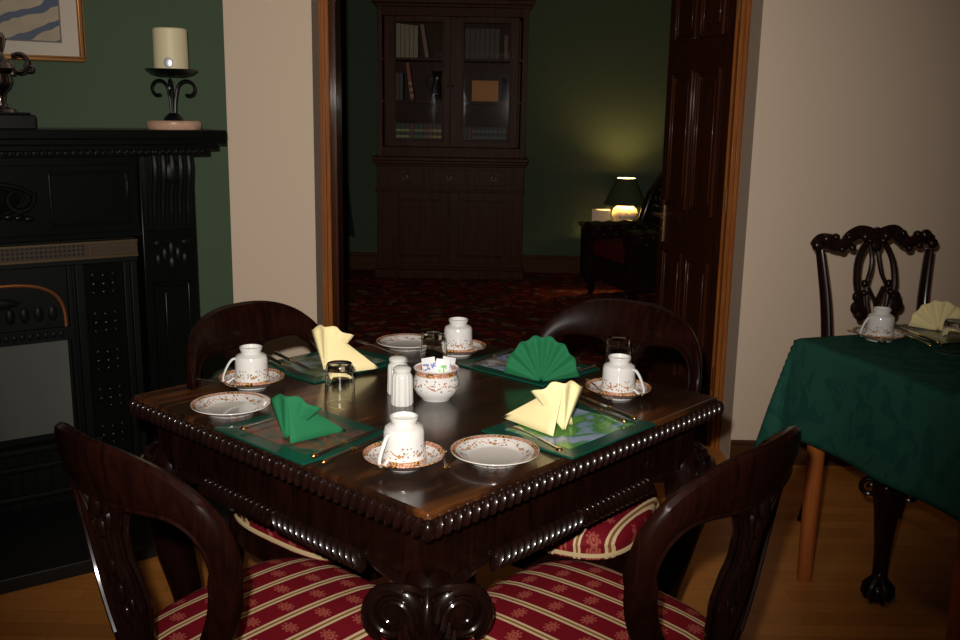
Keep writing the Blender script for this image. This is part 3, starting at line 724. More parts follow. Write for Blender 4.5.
# ------------------------------------------------------------------ dining table
UA = rad(47.8); U = Vector((cos(UA), sin(UA), 0)); V = Vector((-sin(UA), cos(UA), 0))
TC = Vector((-.113, 2.175, 0)); HS = .487; TZT = .76
dt = thing('dining_table', 'square dark mahogany dining table with beaded edge in the foreground', 'table', TC, UA)
ti = HS-.008
b = MB().box(-ti, ti, -ti, ti, .732, TZT)
tt = obj('tabletop', b, TOP, dt, bevel=.005)
def rot4(k): return Matrix.Rotation(k*PI/2, 4, 'Z')
b = MB()
for k in range(4):
    M = rot4(k)
    b.tube([(-ti, -ti+.002, .738), (ti, -ti+.002, .738)], .010, 8, M=M)
    n = 42
    for i in range(n):
        x = -HS+.012+(2*HS-.024)*(i+.5)/n
        Mq = M @ Matrix.Translation((x, -ti-.008, .734)) @ Matrix.Rotation(rad(16), 4, 'Y')
        b.ell((0, 0, 0), (.0078, .013, .0195), 10, 8, M=Mq)
    b.ell((-ti-.002, -ti-.002, .731), (.013, .013, .02), 10, 8, M=M)
obj('beaded_edge', b, CARVED, dt)
ha = HS-.055
b = MB()
for k in range(4): b.box(-ha+.04, ha-.04, -ha, -ha+.025, .592, .732, M=rot4(k))
obj('apron', b, MAHOGD, dt, bevel=.002)
b = MB()
for k in range(4):
    M = rot4(k); n = 28; b = MB()
    b.tube([(-ha+.17, -ha-.002, .592), (ha-.17, -ha-.002, .592)], .010, 8, M=M)
    for i in range(n):
        q = (i+.5)/n*2-1; x = q*(ha-.165)
        Mq = M @ Matrix.Translation((x, -ha-.008, .590)) @ Matrix.Rotation(rad(30 if q < 0 else -30), 4, 'Y')
        b.ell((0, 0, 0), (.0082, .016, .025), 10, 8, M=Mq)
    obj('lower_gadroon', b, CARVED, dt)
for k in range(4):
    M = rot4(k); b = MB(); o_ = Vector((-1, -1, 0)).normalized(); sd = Vector((1, -1, 0)).normalized()
    C0 = Vector((-ha+.018, -ha+.018, 0))
    b.box(-ha-.012, -ha+.055, -ha-.012, -ha+.055, .595, .732, M=M)
    b.box(-ha-.006, -ha+.062, -ha-.018, -ha+.049, .62, .728, M=M) if False else None
    for gx in (0,):
        for (x_, y_) in ((-ha+.052, -ha-.013), (-ha-.013, -ha+.052)): b.box(x_-.002, x_+.002, y_-.002, y_+.002, .625, .728, M=M)
    path = [(.0, .60, .040), (.014, .585, .045), (.028, .545, .052), (.034, .50, .052), (.028, .44, .046), (.012, .36, .042), (-.008, .26, .034), (-.012, .16, .028), (.0, .09, .026), (.022, .045, .032), (.035, .02, .036), (.035, .002, .03)]
    b.tube([C0+o_*a+Vector((0, 0, z)) for a, z, r in path], [r for a, z, r in path], 20, M=M, up=(1, 1, 0), sm=4)
    lg = obj('leg', b, MAHOGD, dt)
    b = MB()
    # carved knee: two volutes, centre rib and leaf ridges
    for s_ in (-1, 1):
        ax = (sd*(s_*.93) - o_*.30).normalized(); fc = C0+o_*.062+sd*(s_*.055)+Vector((0, 0, .566)); nrm = (o_+sd*s_*.35).normalized()
        b.spiral(fc+nrm*.010, .047, 1.75, .0085, ax, (0, 0, 1), -1, 10, PI*.62, 90)
        pts = [fc-nrm*.006+ax*(.043*cos(2*PI*i/24))+Vector((0, 0, .043*sin(2*PI*i/24))) for i in range(25)]
        Mq = Matrix.Translation(fc-nrm*.010) @ nrm.to_track_quat('Z', 'Y').to_matrix().to_4x4()
        b.ell((0, 0, 0), (.050, .050, .020), 40, 14, M=Mq)
        b.tube([C0+o_*.070+sd*(s_*.003)+Vector((0, 0, .600)), C0+o_*.075+sd*(s_*.022)+Vector((0, 0, .616)), fc+nrm*.01+ax*.010+Vector((0, 0, .050)), fc+nrm*.01+ax*.036+Vector((0, 0, .035)), fc+nrm*.01+ax*.050+Vector((0, 0, 0)), fc+nrm*.008+ax*.046+Vector((0, 0, -.03)), fc+ax*.03+Vector((0, 0, -.055))], [.006, .008, .009, .009, .009, .008, .005], 10, sm=6)
        for j in range(4):
            p0 = C0+o_*.088+sd*(s_*(.020+.009*j))+Vector((0, 0, .590-.014*j)); p1 = p0+Vector((0, 0, -.045))-sd*(s_*.008)+o_*.004
            b.tube([p0, (p0+p1)/2+o_*.006, p1], [.0035, .0055, .003], 6)
        # bracket scrolls along the apron
        e_ = (Vector((1, 0, 0)) if s_ > 0 else Vector((0, 1, 0)))
        q0 = C0+e_*.05+o_*.02
        b.tube([q0+Vector((0, 0, .575))-o_*.005, q0+e_*.04+Vector((0, 0, .585)), q0+e_*.08+Vector((0, 0, .590)), q0+e_*.125+Vector((0, 0, .600))], [.018, .014, .010, .006], 8)
    b.tube([C0+o_*a+Vector((0, 0, z)) for a, z in ((.062, .612), (.082, .59), (.090, .55), (.084, .48), (.068, .42))], [.006, .010, .011, .010, .006], 10)
    for v_ in range(len(b.v)): b.v[v_] = tuple(M @ Vector(b.v[v_]))
    obj('carved_knee', b, CARVED, lg)

# ------------------------------------------------------------------ balloon back chairs
Wd, ZT, CV, LEAN, EX, ZS, WB = .241, .916, .629, .197, .748, .73, .13
def yb_(x, z): return 2*CV*x*x - LEAN*(z-.48)
def balloon():
    r = thing('balloon_back_chair', '', 'chair')
    out = []
    for i in range(14):
        z = .40+(ZS-.40)*i/14; k = max(0, (z-.48)/(ZS-.48)); out.append((WB+(Wd-WB)*sin(k*PI/2)-.006, z, 0))
    for i in range(49):
        a = PI*i/48; out.append((Wd*math.copysign(abs(cos(a))**EX, cos(a)), ZS+(ZT-ZS)*abs(sin(a))**EX, sin(a)))
    out += [(-x, z, q) for x, z, q in out[:14]][::-1]
    n = len(out); vs = []; fs = []; seg = 12
    for i in range(n):
        x, z, q = out[i]; xa, za, _ = out[max(i-1, 0)]; xb, zb, _ = out[min(i+1, n-1)]
        t_ = Vector((xb-xa, zb-za)).normalized(); nn = Vector((-t_.y, t_.x))          # inward
        wdt = .034+.078*q**1.6; th = .030+.004*q
        for k in range(seg):
            a = 2*PI*k/seg; ca, sa = cos(a), sin(a)
            ca = math.copysign(abs(ca)**.7, ca); sa = math.copysign(abs(sa)**.7, sa)
            px_ = x+nn.x*wdt*(.5+.5*ca); pz_ = z+nn.y*wdt*(.5+.5*ca)
            vs.append((px_, yb_(px_, pz_)+th*.5*sa, pz_))
    for i in range(n-1):
        for k in range(seg):
            k2 = (k+1) % seg; fs.append((i*seg+k, i*seg+k2, (i+1)*seg+k2, (i+1)*seg+k))
    fs += [tuple(range(seg))[::-1], tuple((n-1)*seg+k for k in range(seg))]
    b = MB(); b.add(vs, fs)
    # edge moulding on the inner side of the frame
    for sy in (-1, 1):
        mp = []
        for i in range(4, n-4):
            x, z, q = out[i]; xa, za, _ = out[i-1]; xb, zb, _ = out[i+1]
            t_ = Vector((xb-xa, zb-za)).normalized(); nn = Vector((-t_.y, t_.x)); wdt = (.034+.078*q**1.6)*.90
            px_, pz_ = x+nn.x*wdt, z+nn.y*wdt; mp.append((px_, yb_(px_, pz_)+sy*.012, pz_))
        b.tube(mp, .0045, 6)
    obj('back_frame', b, MAHOG, r)
    # splat
    b = MB(); rows = [(.44, .030), (.50, .026), (.54, .020), (.58, .034), (.63, .046), (.67, .040), (.71, .026), (.75, .030), (.79, .050), (.82, .085), (.845, .13)]
    def sw(z):
        for (a, wa), (c, wc) in zip(rows, rows[1:]):
            if z <= c: t_ = (z-a)/(c-a); t_ = t_*t_*(3-2*t_); return wa+(wc-wa)*t_
        return rows[-1][1]
    for s_ in (-1, 1):
        b.grid(lambda u, v, s_=s_: (lambda z: (lambda x: (x, yb_(x, z)+s_*.009*(1-abs(2*u-1)**4), z))((2*u-1)*sw(z)))(.44+.405*v), 10, 30)
    for s_ in (-1, 1):                 # carved strands on both faces
        for sy in (-1, 1):
            for k, amp in ((0, .9), (1, .45)):
                pts = []
                for i in range(25):
                    z = .47+.36*i/24; x = s_*sw(z)*amp; pts.append((x, yb_(x, z)+sy*.009, z))
                b.tube(pts, .006, 6)
    for sy in (-1, 1):
        for z, rr in ((.60, .016), (.64, .020), (.69, .016), (.76, .018), (.80, .022)):
            b.ell((0, yb_(0, z)+sy*.012, z), (rr*.7, .009, rr), 10, 6)
        for s_ in (-1, 1):
            for z in (.62, .66, .78): b.ell((s_*.024, yb_(.024, z)+sy*.010, z), (.010, .007, .016), 8, 6)
    obj('splat', b, CARVED, r)
    # seat
    def so(th, k, grow=0):
        c_, s_ = cos(th), sin(th); cx = math.copysign(abs(c_)**.62, c_); cy = math.copysign(abs(s_)**.62, s_)
        y = .245+(.235+grow)*cy*k; x = cx*k*(.205+.030*cy+grow); return x, y
    vs = []; fs = []; seg = 56
    rings = [(1.0, .415), (1.0, .44), (1.015, .455), (.995, .468), (.95, .478), (.86, .487), (.72, .494), (.5, .499), (.25, .502)]
    for k, z in rings:
        for i in range(seg): x, y = so(2*PI*i/seg, k); vs.append((x, y, z))
    for j in range(len(rings)-1):
        for i in range(seg): i2 = (i+1) % seg; fs.append((j*seg+i, j*seg+i2, (j+1)*seg+i2, (j+1)*seg+i))
    vs.append((0, .245, .503)); c0 = len(vs)-1; L0 = (len(rings)-1)*seg
    for i in range(seg): fs.append((L0+i, L0+(i+1) % seg, c0))
    fs.append(tuple(range(seg))[::-1])
    b = MB(); b.add(vs, fs); s_o = obj('seat', b, FABRIC, r)
    pts = [(*so(2*PI*i/56, 1.012), .430) for i in range(57)]
    obj('piping', MB().tube(pts, .0055, 6), PIPING, s_o)
    b = MB(); vs = []
    for z, g in ((.365, -.012), (.365, .004), (.416, .006), (.420, 0)):
        for i in range(seg): x, y = so(2*PI*i/seg, 1, g); vs.append((x, y, z))
    fs = [(j*seg+i, j*seg+(i+1) % seg, (j+1)*seg+(i+1) % seg, (j+1)*seg+i) for j in range(3) for i in range(seg)]+[tuple(range(seg))[::-1], tuple(3*seg+i for i in range(seg))]
    b.add(vs, fs); obj('seat_rail', b, MAHOG, r)
    for s_ in (-1, 1):
        prof = [(0, 0), (.013, 0), (.012, .03), (.018, .10), (.022, .24), (.016, .27), (.026, .29), (.030, .33), (.026, .37), (0, .38)]
        obj('front_leg', MB().lathe(prof, 18, (s_*.185, .425, 0)), MAHOG, r)
        x0 = s_*(WB-.022)
        obj('rear_leg', MB().tube([(x0, .02, .42), (x0+s_*.005, .012, .30), (x0+s_*.012, -.02, .15), (x0+s_*.02, -.085, .0)], [.024, .022, .020, .018], 10, flat=(1, .9), sm=4), MAHOG, r)
    return r
bc = balloon(); G = 'balloon back chairs around the dark table'
def place(o, x, y, deg, label): o.location = (x, y, 0); o.rotation_euler = (0, 0, rad(deg)); o['label'] = label; o['group'] = G
place(bc, -.544, 1.477, -41.7, 'balloon back chair with red striped seat in the left foreground, nearest the fireplace')
dup(bc, (.402, 1.509, 0), rad(48.7), 'balloon back chair with red striped seat in the right foreground', G)
dup(bc, (-.558, 2.398, 0), rad(237.3), 'balloon back chair behind the table, in front of the cream wall', G)
dup(bc, (.364, 2.514, 0), rad(148.2), 'balloon back chair behind the table, in front of the open door', G)

# ------------------------------------------------------------------ crockery
def on(x, y, z=TZT): p = at(x, y, z); return Vector((p.x, p.y, z))
def saucer():
    r = thing('saucer', '', 'saucer')
    obj('dish', MB().shell([(.001, .004), (.030, .004), (.034, 0), (.038, 0), (.040, .004), (.056, .009), (.0765, .0225), (.0765, .0245), (.070, .0225), (.056, .0135), (.046, .0085), (.030, .0075), (.001, .0075)], 56), CH_SAU, r); return r
def plate():
    r = thing('side_plate', '', 'plate')
    obj('dish', MB().shell([(.001, .003), (.045, .003), (.048, 0), (.053, 0), (.056, .004), (.070, .011), (.0845, .0175), (.0845, .0195), (.078, .0185), (.066, .0135), (.055, .0078), (.048, .0062), (.001, .006)], 56), CH_PLATE, r); return r
def cup():
    r = thing('teacup', '', 'cup')
    prof = [(.0425, 0), (.0425, .003), (.0405, .012), (.0388, .024), (.038, .045), (.0378, .058), (.0355, .065), (.029, .0695), (.0235, .072), (.0235, .076), (.0265, .083), (.0265, .0865), (.0235, .087), (.021, .079), (.001, .077), (.001, .072), (.022, .066), (.034, .060), (.0355, .045), (.0365, .024), (.040, .003)]
    obj('bowl', MB().shell(prof, 56), CH_CUP, r)
    b = MB(); b.tube([(.036, 0, .060), (.044, 0, .058), (.053, 0, .047), (.061, 0, .031), (.066, 0, .015), (.062, 0, .005), (.052, 0, .006), (.041, 0, .014)], [.0035, .0038, .0036, .0034, .0034, .0034, .0034, .003], 10, flat=(.8, 1.25), sm=4)
    obj('handle', b, PORC, r); return r
S0, P0, C0_ = saucer(), plate(), cup()
sau = [((404, 460), 'saucer nearest the camera, beneath the foremost cup', 'n'), ((252, 382), 'saucer beneath the leftmost cup', 'l'), ((618, 392), 'saucer under the cup at the right side of the dark table', 'r'), ((458, 350), 'saucer under the farthest cup, behind the sugar bowl', 'f')]
cupl = ['upturned patterned teacup nearest the camera', 'upturned patterned teacup at the left, by the cream napkin', 'upturned patterned teacup at the right side of the dark table', 'upturned patterned teacup farthest back, behind the sugar bowl']
hand = [232, 200, -35, 60]
for i, ((x, y), l, _) in enumerate(sau):
    p = on(x, y, TZT+.010); p.z = TZT+.0005
    if i == 0: S0.location = p; S0['label'] = l; S0['group'] = 'patterned saucers'; C0_.location = p+Vector((0, 0, .0095)); C0_.rotation_euler = (0, 0, rad(hand[0])); C0_['label'] = cupl[0]; C0_['group'] = 'upturned patterned teacups'
    else:
        dup(S0, p, rad(20*i), l, 'patterned saucers'); dup(C0_, p+Vector((0, 0, .0095)), rad(hand[i]), cupl[i], 'upturned patterned teacups')
for i, ((x, y), l) in enumerate((((495, 453), 'patterned side plate in front, right of the foremost cup'), ((231, 406), 'patterned side plate at the left, beside the green napkin'), ((407, 343), 'patterned side plate at the back of the dark table'))):
    p = on(x, y, TZT+.012); p.z = TZT+.0005
    if i == 0: P0.location = p; P0['label'] = l; P0['group'] = 'patterned side plates'
    else: dup(P0, p, rad(25*i), l, 'patterned side plates')

# sugar bowl with sachets
p = on(436, 398)
sb = thing('sugar_bowl', 'white patterned sugar bowl with brown rim in the table centre', 'bowl', p)
obj('bowl_body', MB().shell([(.001, .003), (.026, .003), (.028, 0), (.033, 0), (.035, .004), (.046, .014), (.0535, .030), (.0525, .046), (.048, .057), (.0485, .066), (.052, .0735), (.050, .0745), (.045, .066), (.045, .057), (.049, .046), (.050, .030), (.043, .016), (.03, .008), (.001, .007)], 56), CH_BOWL, sb)
SG = NT('sachet_green_print'); x, y, z = SG.xyz()
SGm = SG.fin(SG.mix(SG.math('MULTIPLY', SG.band(z, .026, .046), SG.band(x, -.010, .008)), (.62, .62, .62), SG.mix(SG.math('GREATER_THAN', SG.noise(SG.coord(), 160, 1), .5), (.10, .42, .08), (.65, .72, .6))), .4)
SBl = NT('sachet_blue_print'); x, y, z = SBl.xyz()
SBm = SBl.fin(SBl.mix(SBl.math('MULTIPLY', SBl.band(z, .030, .046), SBl.math('GREATER_THAN', SBl.noise(SBl.coord(), 140, 1), .52)), (.60, .60, .60), (.12, .15, .38)), .4)
for i, (dx, dy, rx_, ry_, rz_, m_, lab) in enumerate(((.012, -.004, -14, 6, 8, SGm, 'white sachet with green print standing in the sugar bowl'), (-.012, .012, -22, -12, -6, SBm, 'white sachet with blue print in the sugar bowl'), (.020, .018, -10, 14, 22, SBm, 'rearmost sachet standing in the sugar bowl'))):
    b = MB(); b.grid(lambda u, v: ((u-.5)*.032, .0012*sin(u*PI)+.0, .0+v*.060), 6, 6); b.grid(lambda u, v: ((u-.5)*.032, -.0012*sin(u*PI), .0+v*.060), 6, 6)
    o = obj('sugar_sachet', b, m_); o.location = p+Vector((dx, dy, .032)); o.rotation_euler = (rad(rx_), rad(ry_), rad(rz_)); tag(o, lab, 'sachet', 'sachets in the sugar bowl')

def shaker(x, y, lab, n, top):
    r = thing('salt_shaker' if n else 'pepper_shaker', lab, 'shaker', on(x, y))
    obj('body', MB().lathe([(0, 0), (.023, 0), (.0245, .004), (.0235, .03), (.0225, .066), (.0195, .072), (.017, .074)], 60, flute=.035, nf=15), PORC, r)
    obj('cap', MB().lathe([(0, .072), (.018, .073), (.0205, .079), (.0205, .084), (.014, .0885), (0, .090)], 32), top, r)
shaker(402, 404, 'white fluted salt shaker in front of the other shaker', 1, PORC)
shaker(398, 393, 'white fluted pepper shaker behind, nearer the yellow napkin', 0, PORC)

def tumbler():
    r = thing('tumbler', '', 'glass')
    # upturned: rim on table, heavy base on top
    obj('glass_body', MB().shell([(.0345, 0.0000), (.0335, 0.0336), (.0315, 0.0672), (.0300, 0.0874), (.0275, 0.0941), (.001, 0.0941), (.001, 0.0935), (.001, 0.0795), (.024, 0.0784), (.0275, 0.0739), (.0292, 0.0616), (.0318, 0.0280), (.0332, 0.0000)], 48), GLASS, r); return r
g0 = tumbler(); g0.location = on(340, 404)+Vector((0, 0, .0006)); g0['label'] = 'upturned tumbler in front of the tall yellow napkin'; g0['group'] = 'upturned tumblers'
dup(g0, on(433, 368)+Vector((0, 0, .0006)), .5, 'upturned tumbler behind the sugar bowl', 'upturned tumblers')
dup(g0, on(617, 374)+Vector((0, 0, .0006)), .5, 'upturned tumbler hidden behind the right hand teacup', 'upturned tumblers')

# placemats
ML, MW = .295, .235
def placemat(x, y, ang, pic, lab, grp='green bordered placemats', z=TZT):
    o = thing('placemat', lab, 'placemat', (x, y, z+.0005), ang, grp)
    b = MB().box(-ML/2, ML/2, -MW/2, MW/2, 0, .0045, 0)
    obj('board', b, MATG, o, bevel=.001)
    obj('picture', MB().box(-ML/2+.036, ML/2-.036, -MW/2+.034, MW/2-.034, .0045, .0052), pic, o, smooth=0)
    return o
p_nl = matpic('castle', [(.3, (.02, .022, .02)), (.45, (.05, .06, .05)), (.55, (.20, .05, .03)), (.62, (.06, .025, .015)), (.75, (.5, .48, .42))], 9, 1.3)
p_nr = matpic('lake', [(.3, (.03, .16, .03)), (.42, (.14, .34, .06)), (.5, (.05, .20, .05)), (.58, (.20, .30, .42)), (.7, (.32, .36, .52))], 7, 4.1)
p_fl = matpic('meadow', [(.3, (.05, .07, .03)), (.45, (.12, .15, .08)), (.6, (.20, .26, .27)), (.75, (.30, .34, .38))], 8, 7.7)
p_fr = matpic('harbour', [(.3, (.05, .12, .35)), (.45, (.25, .30, .40)), (.55, (.10, .08, .06)), (.7, (.45, .45, .45))], 9, 2.2)
placemat(-.354, 1.892, UA+PI/2, p_nl, 'green placemat with dark picture beneath the near left green napkin')
placemat(.193, 1.950, UA, p_nr, 'green placemat with bright landscape beneath the open yellow napkin')
placemat(-.383, 2.443, UA, p_fl, 'green placemat with dull meadow picture beneath the tall yellow napkin')
placemat(.124, 2.446, UA+PI/2, p_fr, 'green placemat with blue and white picture beneath the green fan napkin')
MZ = TZT+.0062

# napkins: pleated fan standing up, the rest of the paper folded into a triangular flap behind it
def napkin(x, y, z, fyaw, tdir, R, m, lab, spread=150, n=8, tail=.13, lean=.1, deep=.010, grp='fan folded paper napkins', base=.03, vs=1.0, cup=.0, sag=0):
    """fyaw: yaw of the fan plane; tdir: world direction angle of the flap tail"""
    o = thing('napkin', lab, 'napkin', (x, y, z), fyaw, grp)
    b = MB(); a0 = rad(90-spread/2); a1 = rad(90+spread/2); nu = n*8
    def pt(u, v):
        a = a0+(a1-a0)*u; w = cos(u*n*2*PI); r = .004+(R-.004)*v*(1+.02*w)*(1-sag*(2*u-1)**2)
        yy = w*deep*v + lean*r*sin(a) + cup*v*(2*u-1)**2
        return Vector((r*cos(a), yy, max(r*sin(a)*vs, .001)+.001))
    b.grid(pt, nu, 8)
    obj('pleats', b, m, o, smooth=40, solid=.0012)
    b = MB(); la = tdir-fyaw; t_ = Vector((cos(la), sin(la), 0)); sd = Vector((-t_.y, t_.x, 0))
    T = pt(.5, .98)+Vector((0, .004, 0)); A = sd*base+Vector((0, .004, .002)); B = -sd*base+Vector((0, .004, .002)); E = t_*tail+Vector((0, 0, .004))
    def tri(P, Q, S, bulge):
        b.grid(lambda u, v: P.lerp(Q, v).lerp(P.lerp(S, v), u)+Vector((0, 0, bulge*sin(PI*u)*sin(PI*v))), 8, 8)
    tri(T, A, E, .008); tri(T, E, B, .010)
    obj('folded_flap', b, m, o, smooth=25, solid=.0014)
    return o
def dirto(x, y, px, py, z=MZ):
    q = at(px, py, z); return math.atan2(q.y-y, q.x-x)
q = on(285, 440, MZ); napkin(q.x, q.y, MZ, rad(-22), dirto(q.x, q.y, 343, 433), .080, NAPG, 'green fan napkin on the near left placemat', 96, 3, .125, .15, .004, base=.035, cup=.03, vs=1.1)
q = on(541, 382, MZ); napkin(q.x, q.y, MZ, rad(-8), rad(85), .092, NAPG, 'green fan napkin opened wide towards the camera, right of centre', 165, 7, .05, .05, .006, base=.025, vs=1.22)
q = on(325, 372, MZ); napkin(q.x, q.y, MZ, rad(-20), dirto(q.x, q.y, 378, 370), .092, NAPY, 'tall pale yellow napkin behind the upturned tumbler', 80, 3, .135, .1, .004, base=.045, cup=.03, vs=1.25)
q = on(564, 432, MZ); napkin(q.x, q.y, MZ, rad(18), dirto(q.x, q.y, 506, 420), .086, NAPY, 'pale yellow napkin opened over the bright landscape placemat', 84, 3, .150, .12, .006, base=.045, cup=.03, vs=1.2)

# cutlery
def knife(m2):
    r = thing('knife', '', 'knife'); b = MB()
    b.add([(0, .078, -.0008), (.009, .080, -.0008), (.010, .16, -.0008), (.006, .19, -.0008), (0, .205, -.0008), (-.003, .12, -.0008), (0, .078, .0008), (.009, .080, .0008), (.010, .16, .0008), (.006, .19, .0008), (0, .205, .0008), (-.003, .12, .0008)],
          [(0, 1, 2, 3, 4, 5), (11, 10, 9, 8, 7, 6)]+[(i, (i+1) % 6, (i+1) % 6+6, i+6) for i in range(6)])
    obj('blade', b, STEEL, r)
    obj('handle', MB().tube([(.003, 0, .0), (.003, .03, 0), (.003, .06, 0), (.003, .082, 0)], [.0052, .0046, .0036, .0042], 10), m2, r)
    obj('pommel', MB().ell((.003, -.001, 0), (.0062, .009, .005)), GOLD, r)
    obj('ferrule', MB().ell((.003, .080, 0), (.0055, .009, .0045)), GOLD, r)
    return r
def fork():
    r = thing('fork', '', 'fork')
    obj('handle', MB().tube([(0, 0, 0), (0, .05, .001), (0, .10, .002), (0, .13, .001)], [.0055, .0035, .0022, .003], 10, flat=(.5, 1)), STEEL, r)
    b = MB(); b.ell((0, .140, .001), (.009, .016, .0015), 12, 6)
    for k in range(4): x = -.0078+k*.0052; b.tube([(x, .145, .001), (x, .165, -.001), (x, .190, .002)], [.0015, .0014, .0006], 6)
    obj('tines', b, STEEL, r); obj('finial', MB().ell((0, 0, 0), (.007, .009, .0035)), GOLD, r)
    return r
def spoon():
    r = thing('teaspoon', '', 'spoon')
    obj('handle', MB().tube([(0, 0, 0), (0, .03, .001), (0, .07, .003), (0, .092, .001)], [.0045, .003, .0018, .0028], 10, flat=(.5, 1)), STEEL, r)
    obj('spoon_bowl', MB().shell([(.001, -.002), (.008, -.0012), (.0115, .0025), (.0112, .003), (.0075, -.0004), (.001, -.001)], 20, M=Matrix.Translation((0, .106, 0)) @ Matrix.Diagonal((1, 1.45, 1, 1))), STEEL, r)
    obj('finial', MB().ell((0, 0, 0), (.006, .010, .003)), GOLD, r)
    return r
K0, F0, SP0 = knife(NT('silver_handle').fin((.45, .40, .32), .3, 1)), fork(), spoon()
K1 = None
used = set()
def lay(src, p0, p1, lab, z=MZ+.006, tilt=0, grp='laid cutlery', nudge=(0, 0)):
    a = at(*p0, z); c = at(*p1, z); ang = math.atan2(c.y-a.y, c.x-a.x)-PI/2
    if src.name in used: o = dup(src, (0, 0, 0), 0, lab, grp)
    else: used.add(src.name); o = src
    o['label'] = lab; o['group'] = grp; o.location = (a.x, a.y, z); o.rotation_euler = (tilt, 0, ang); return o
lay(F0, (244, 428), (300, 412), 'fork half under the near left green napkin')
lay(K0, (314, 455), (381, 427), 'inner knife right of the near left green napkin')
lay(K0, (324, 461), (390, 432), 'outer knife at the near right edge of the left placemat')
lay(K0, (622, 421), (572, 399), 'knife on the bright landscape placemat, nearest its napkin')
lay(K0, (632, 418), (586, 399), 'knife at the outer edge of the bright landscape placemat')
lay(F0, (559, 449), (508, 424), 'fork on the front edge of the bright landscape placemat')
lay(K0, (277, 353), (330, 378), 'inner knife left of the tall yellow napkin')
lay(K0, (270, 357), (322, 384), 'outer knife left of the tall yellow napkin, beside the left cup')
lay(F0, (350, 345), (398, 366), 'fork right of the tall yellow napkin') if False else lay(F0, (395, 354), (350, 338), 'fork right of the tall yellow napkin, before the back plate')
lay(K0, (512, 350), (462, 368), 'knife left of the green fan napkin')
lay(F0, (594, 366), (540, 384), 'fork in front of the green fan napkin')
lay(SP0, (447, 467), (438, 438), 'teaspoon hanging over the foremost saucer edge', TZT+.022, -.10, 'teaspoons on saucers')
lay(SP0, (588, 380), (606, 391), 'teaspoon on the right hand saucer', TZT+.023, -.13, 'teaspoons on saucers')
lay(SP0, (193, 378), (230, 382), 'teaspoon sticking out left of the leftmost cup', TZT+.022, -.10, 'teaspoons on saucers')

# ------------------------------------------------------------------ right hand table
RA = at(801, 337, .76); RA.z = 0; E1 = Vector((.313, -.950, 0)).normalized(); E2 = Vector((-E1.y, E1.x, 0))
RS = .92; RC = RA+E1*RS/2+E2*RS/2; RAng = math.atan2(E2.y, E2.x); RZ = .752
rt = thing('side_dining_table', 'table under a green damask cloth at the right wall', 'table', (RC.x, RC.y, 0), RAng)
obj('tabletop', MB().box(-RS/2+.01, RS/2-.01, -RS/2+.01, RS/2-.01, RZ-.025, RZ), ORLEG, rt, bevel=.004)
hh = RS/2-.10
obj('apron', MB().box(-hh, hh, -hh-.01, -hh+.01, .63, RZ-.025).box(-hh, hh, hh-.01, hh+.01, .63, RZ-.025).box(-hh-.01, -hh+.01, -hh+.01, hh-.01, .63, RZ-.025).box(hh-.01, hh+.01, -hh+.01, hh-.01, .63, RZ-.025), ORLEG, rt)
for gx, gy in ((1.022, 2.80), (1.262, 2.33)):
    rel = Vector((gx, gy, 0))-Vector((RC.x, RC.y, 0)); lx_, ly_ = rel.dot(E2), rel.dot(-E1)
    for sgn in (1, -1):
        xx = lx_ if sgn > 0 else -lx_
        obj('leg', MB().lathe([(0, 0), (.021, 0), (.023, .01), (.026, .35), (.028, RZ-.025), (0, RZ-.025)], 20, (xx, ly_, 0)), ORLEG, rt)
def cloth():
    h = RS/2; ov = .30; tot = h+ov; n = 96; vs = []; fs = []
    for j in range(n+1):
        for i in range(n+1):
            x = -tot+2*tot*i/n; y = -tot+2*tot*j/n
            cx = max(-h, min(h, x)); cy = max(-h, min(h, y)); ex, ey = x-cx, y-cy; d = math.hypot(ex, ey)
            if d < 1e-6: vs.append((x, y, RZ+.004)); continue
            ux, uy = ex/d, ey/d; cf = (2*abs(ux*uy))**2             # 1 at the corner diagonal
            s = (cx if abs(ex) < 1e-6 else (cy if abs(ey) < 1e-6 else 0))
            fold = .010*sin(s*17+1)*min(1, d/.2) if cf < 1e-6 else .008*cos(math.atan2(abs(ey), abs(ex))*8)*min(1, d/.25)
            fl_ = .06*d + cf*.17*d
            arc = min(d, .02); drop = max(d-.012, d*d/.04 if d < .02 else 0)
            out = (.012*(1-math.exp(-d/.012)))+fl_+fold*.8+.004
            vs.append((cx+ux*out, cy+uy*out, RZ+.004-drop*(1-.03*cf)))
    for j in range(n):
        for i in range(n): a = j*(n+1)+i; fs.append((a, a+1, a+n+2, a+n+1))
    b = MB(); b.add(vs, fs); return b
ct = obj('tablecloth', cloth(), CLOTH, smooth=60, solid=.0015, loc=(RC.x, RC.y, 0), rz=RAng)
tag(ct, 'green damask tablecloth draped over the right hand table', 'tablecloth')

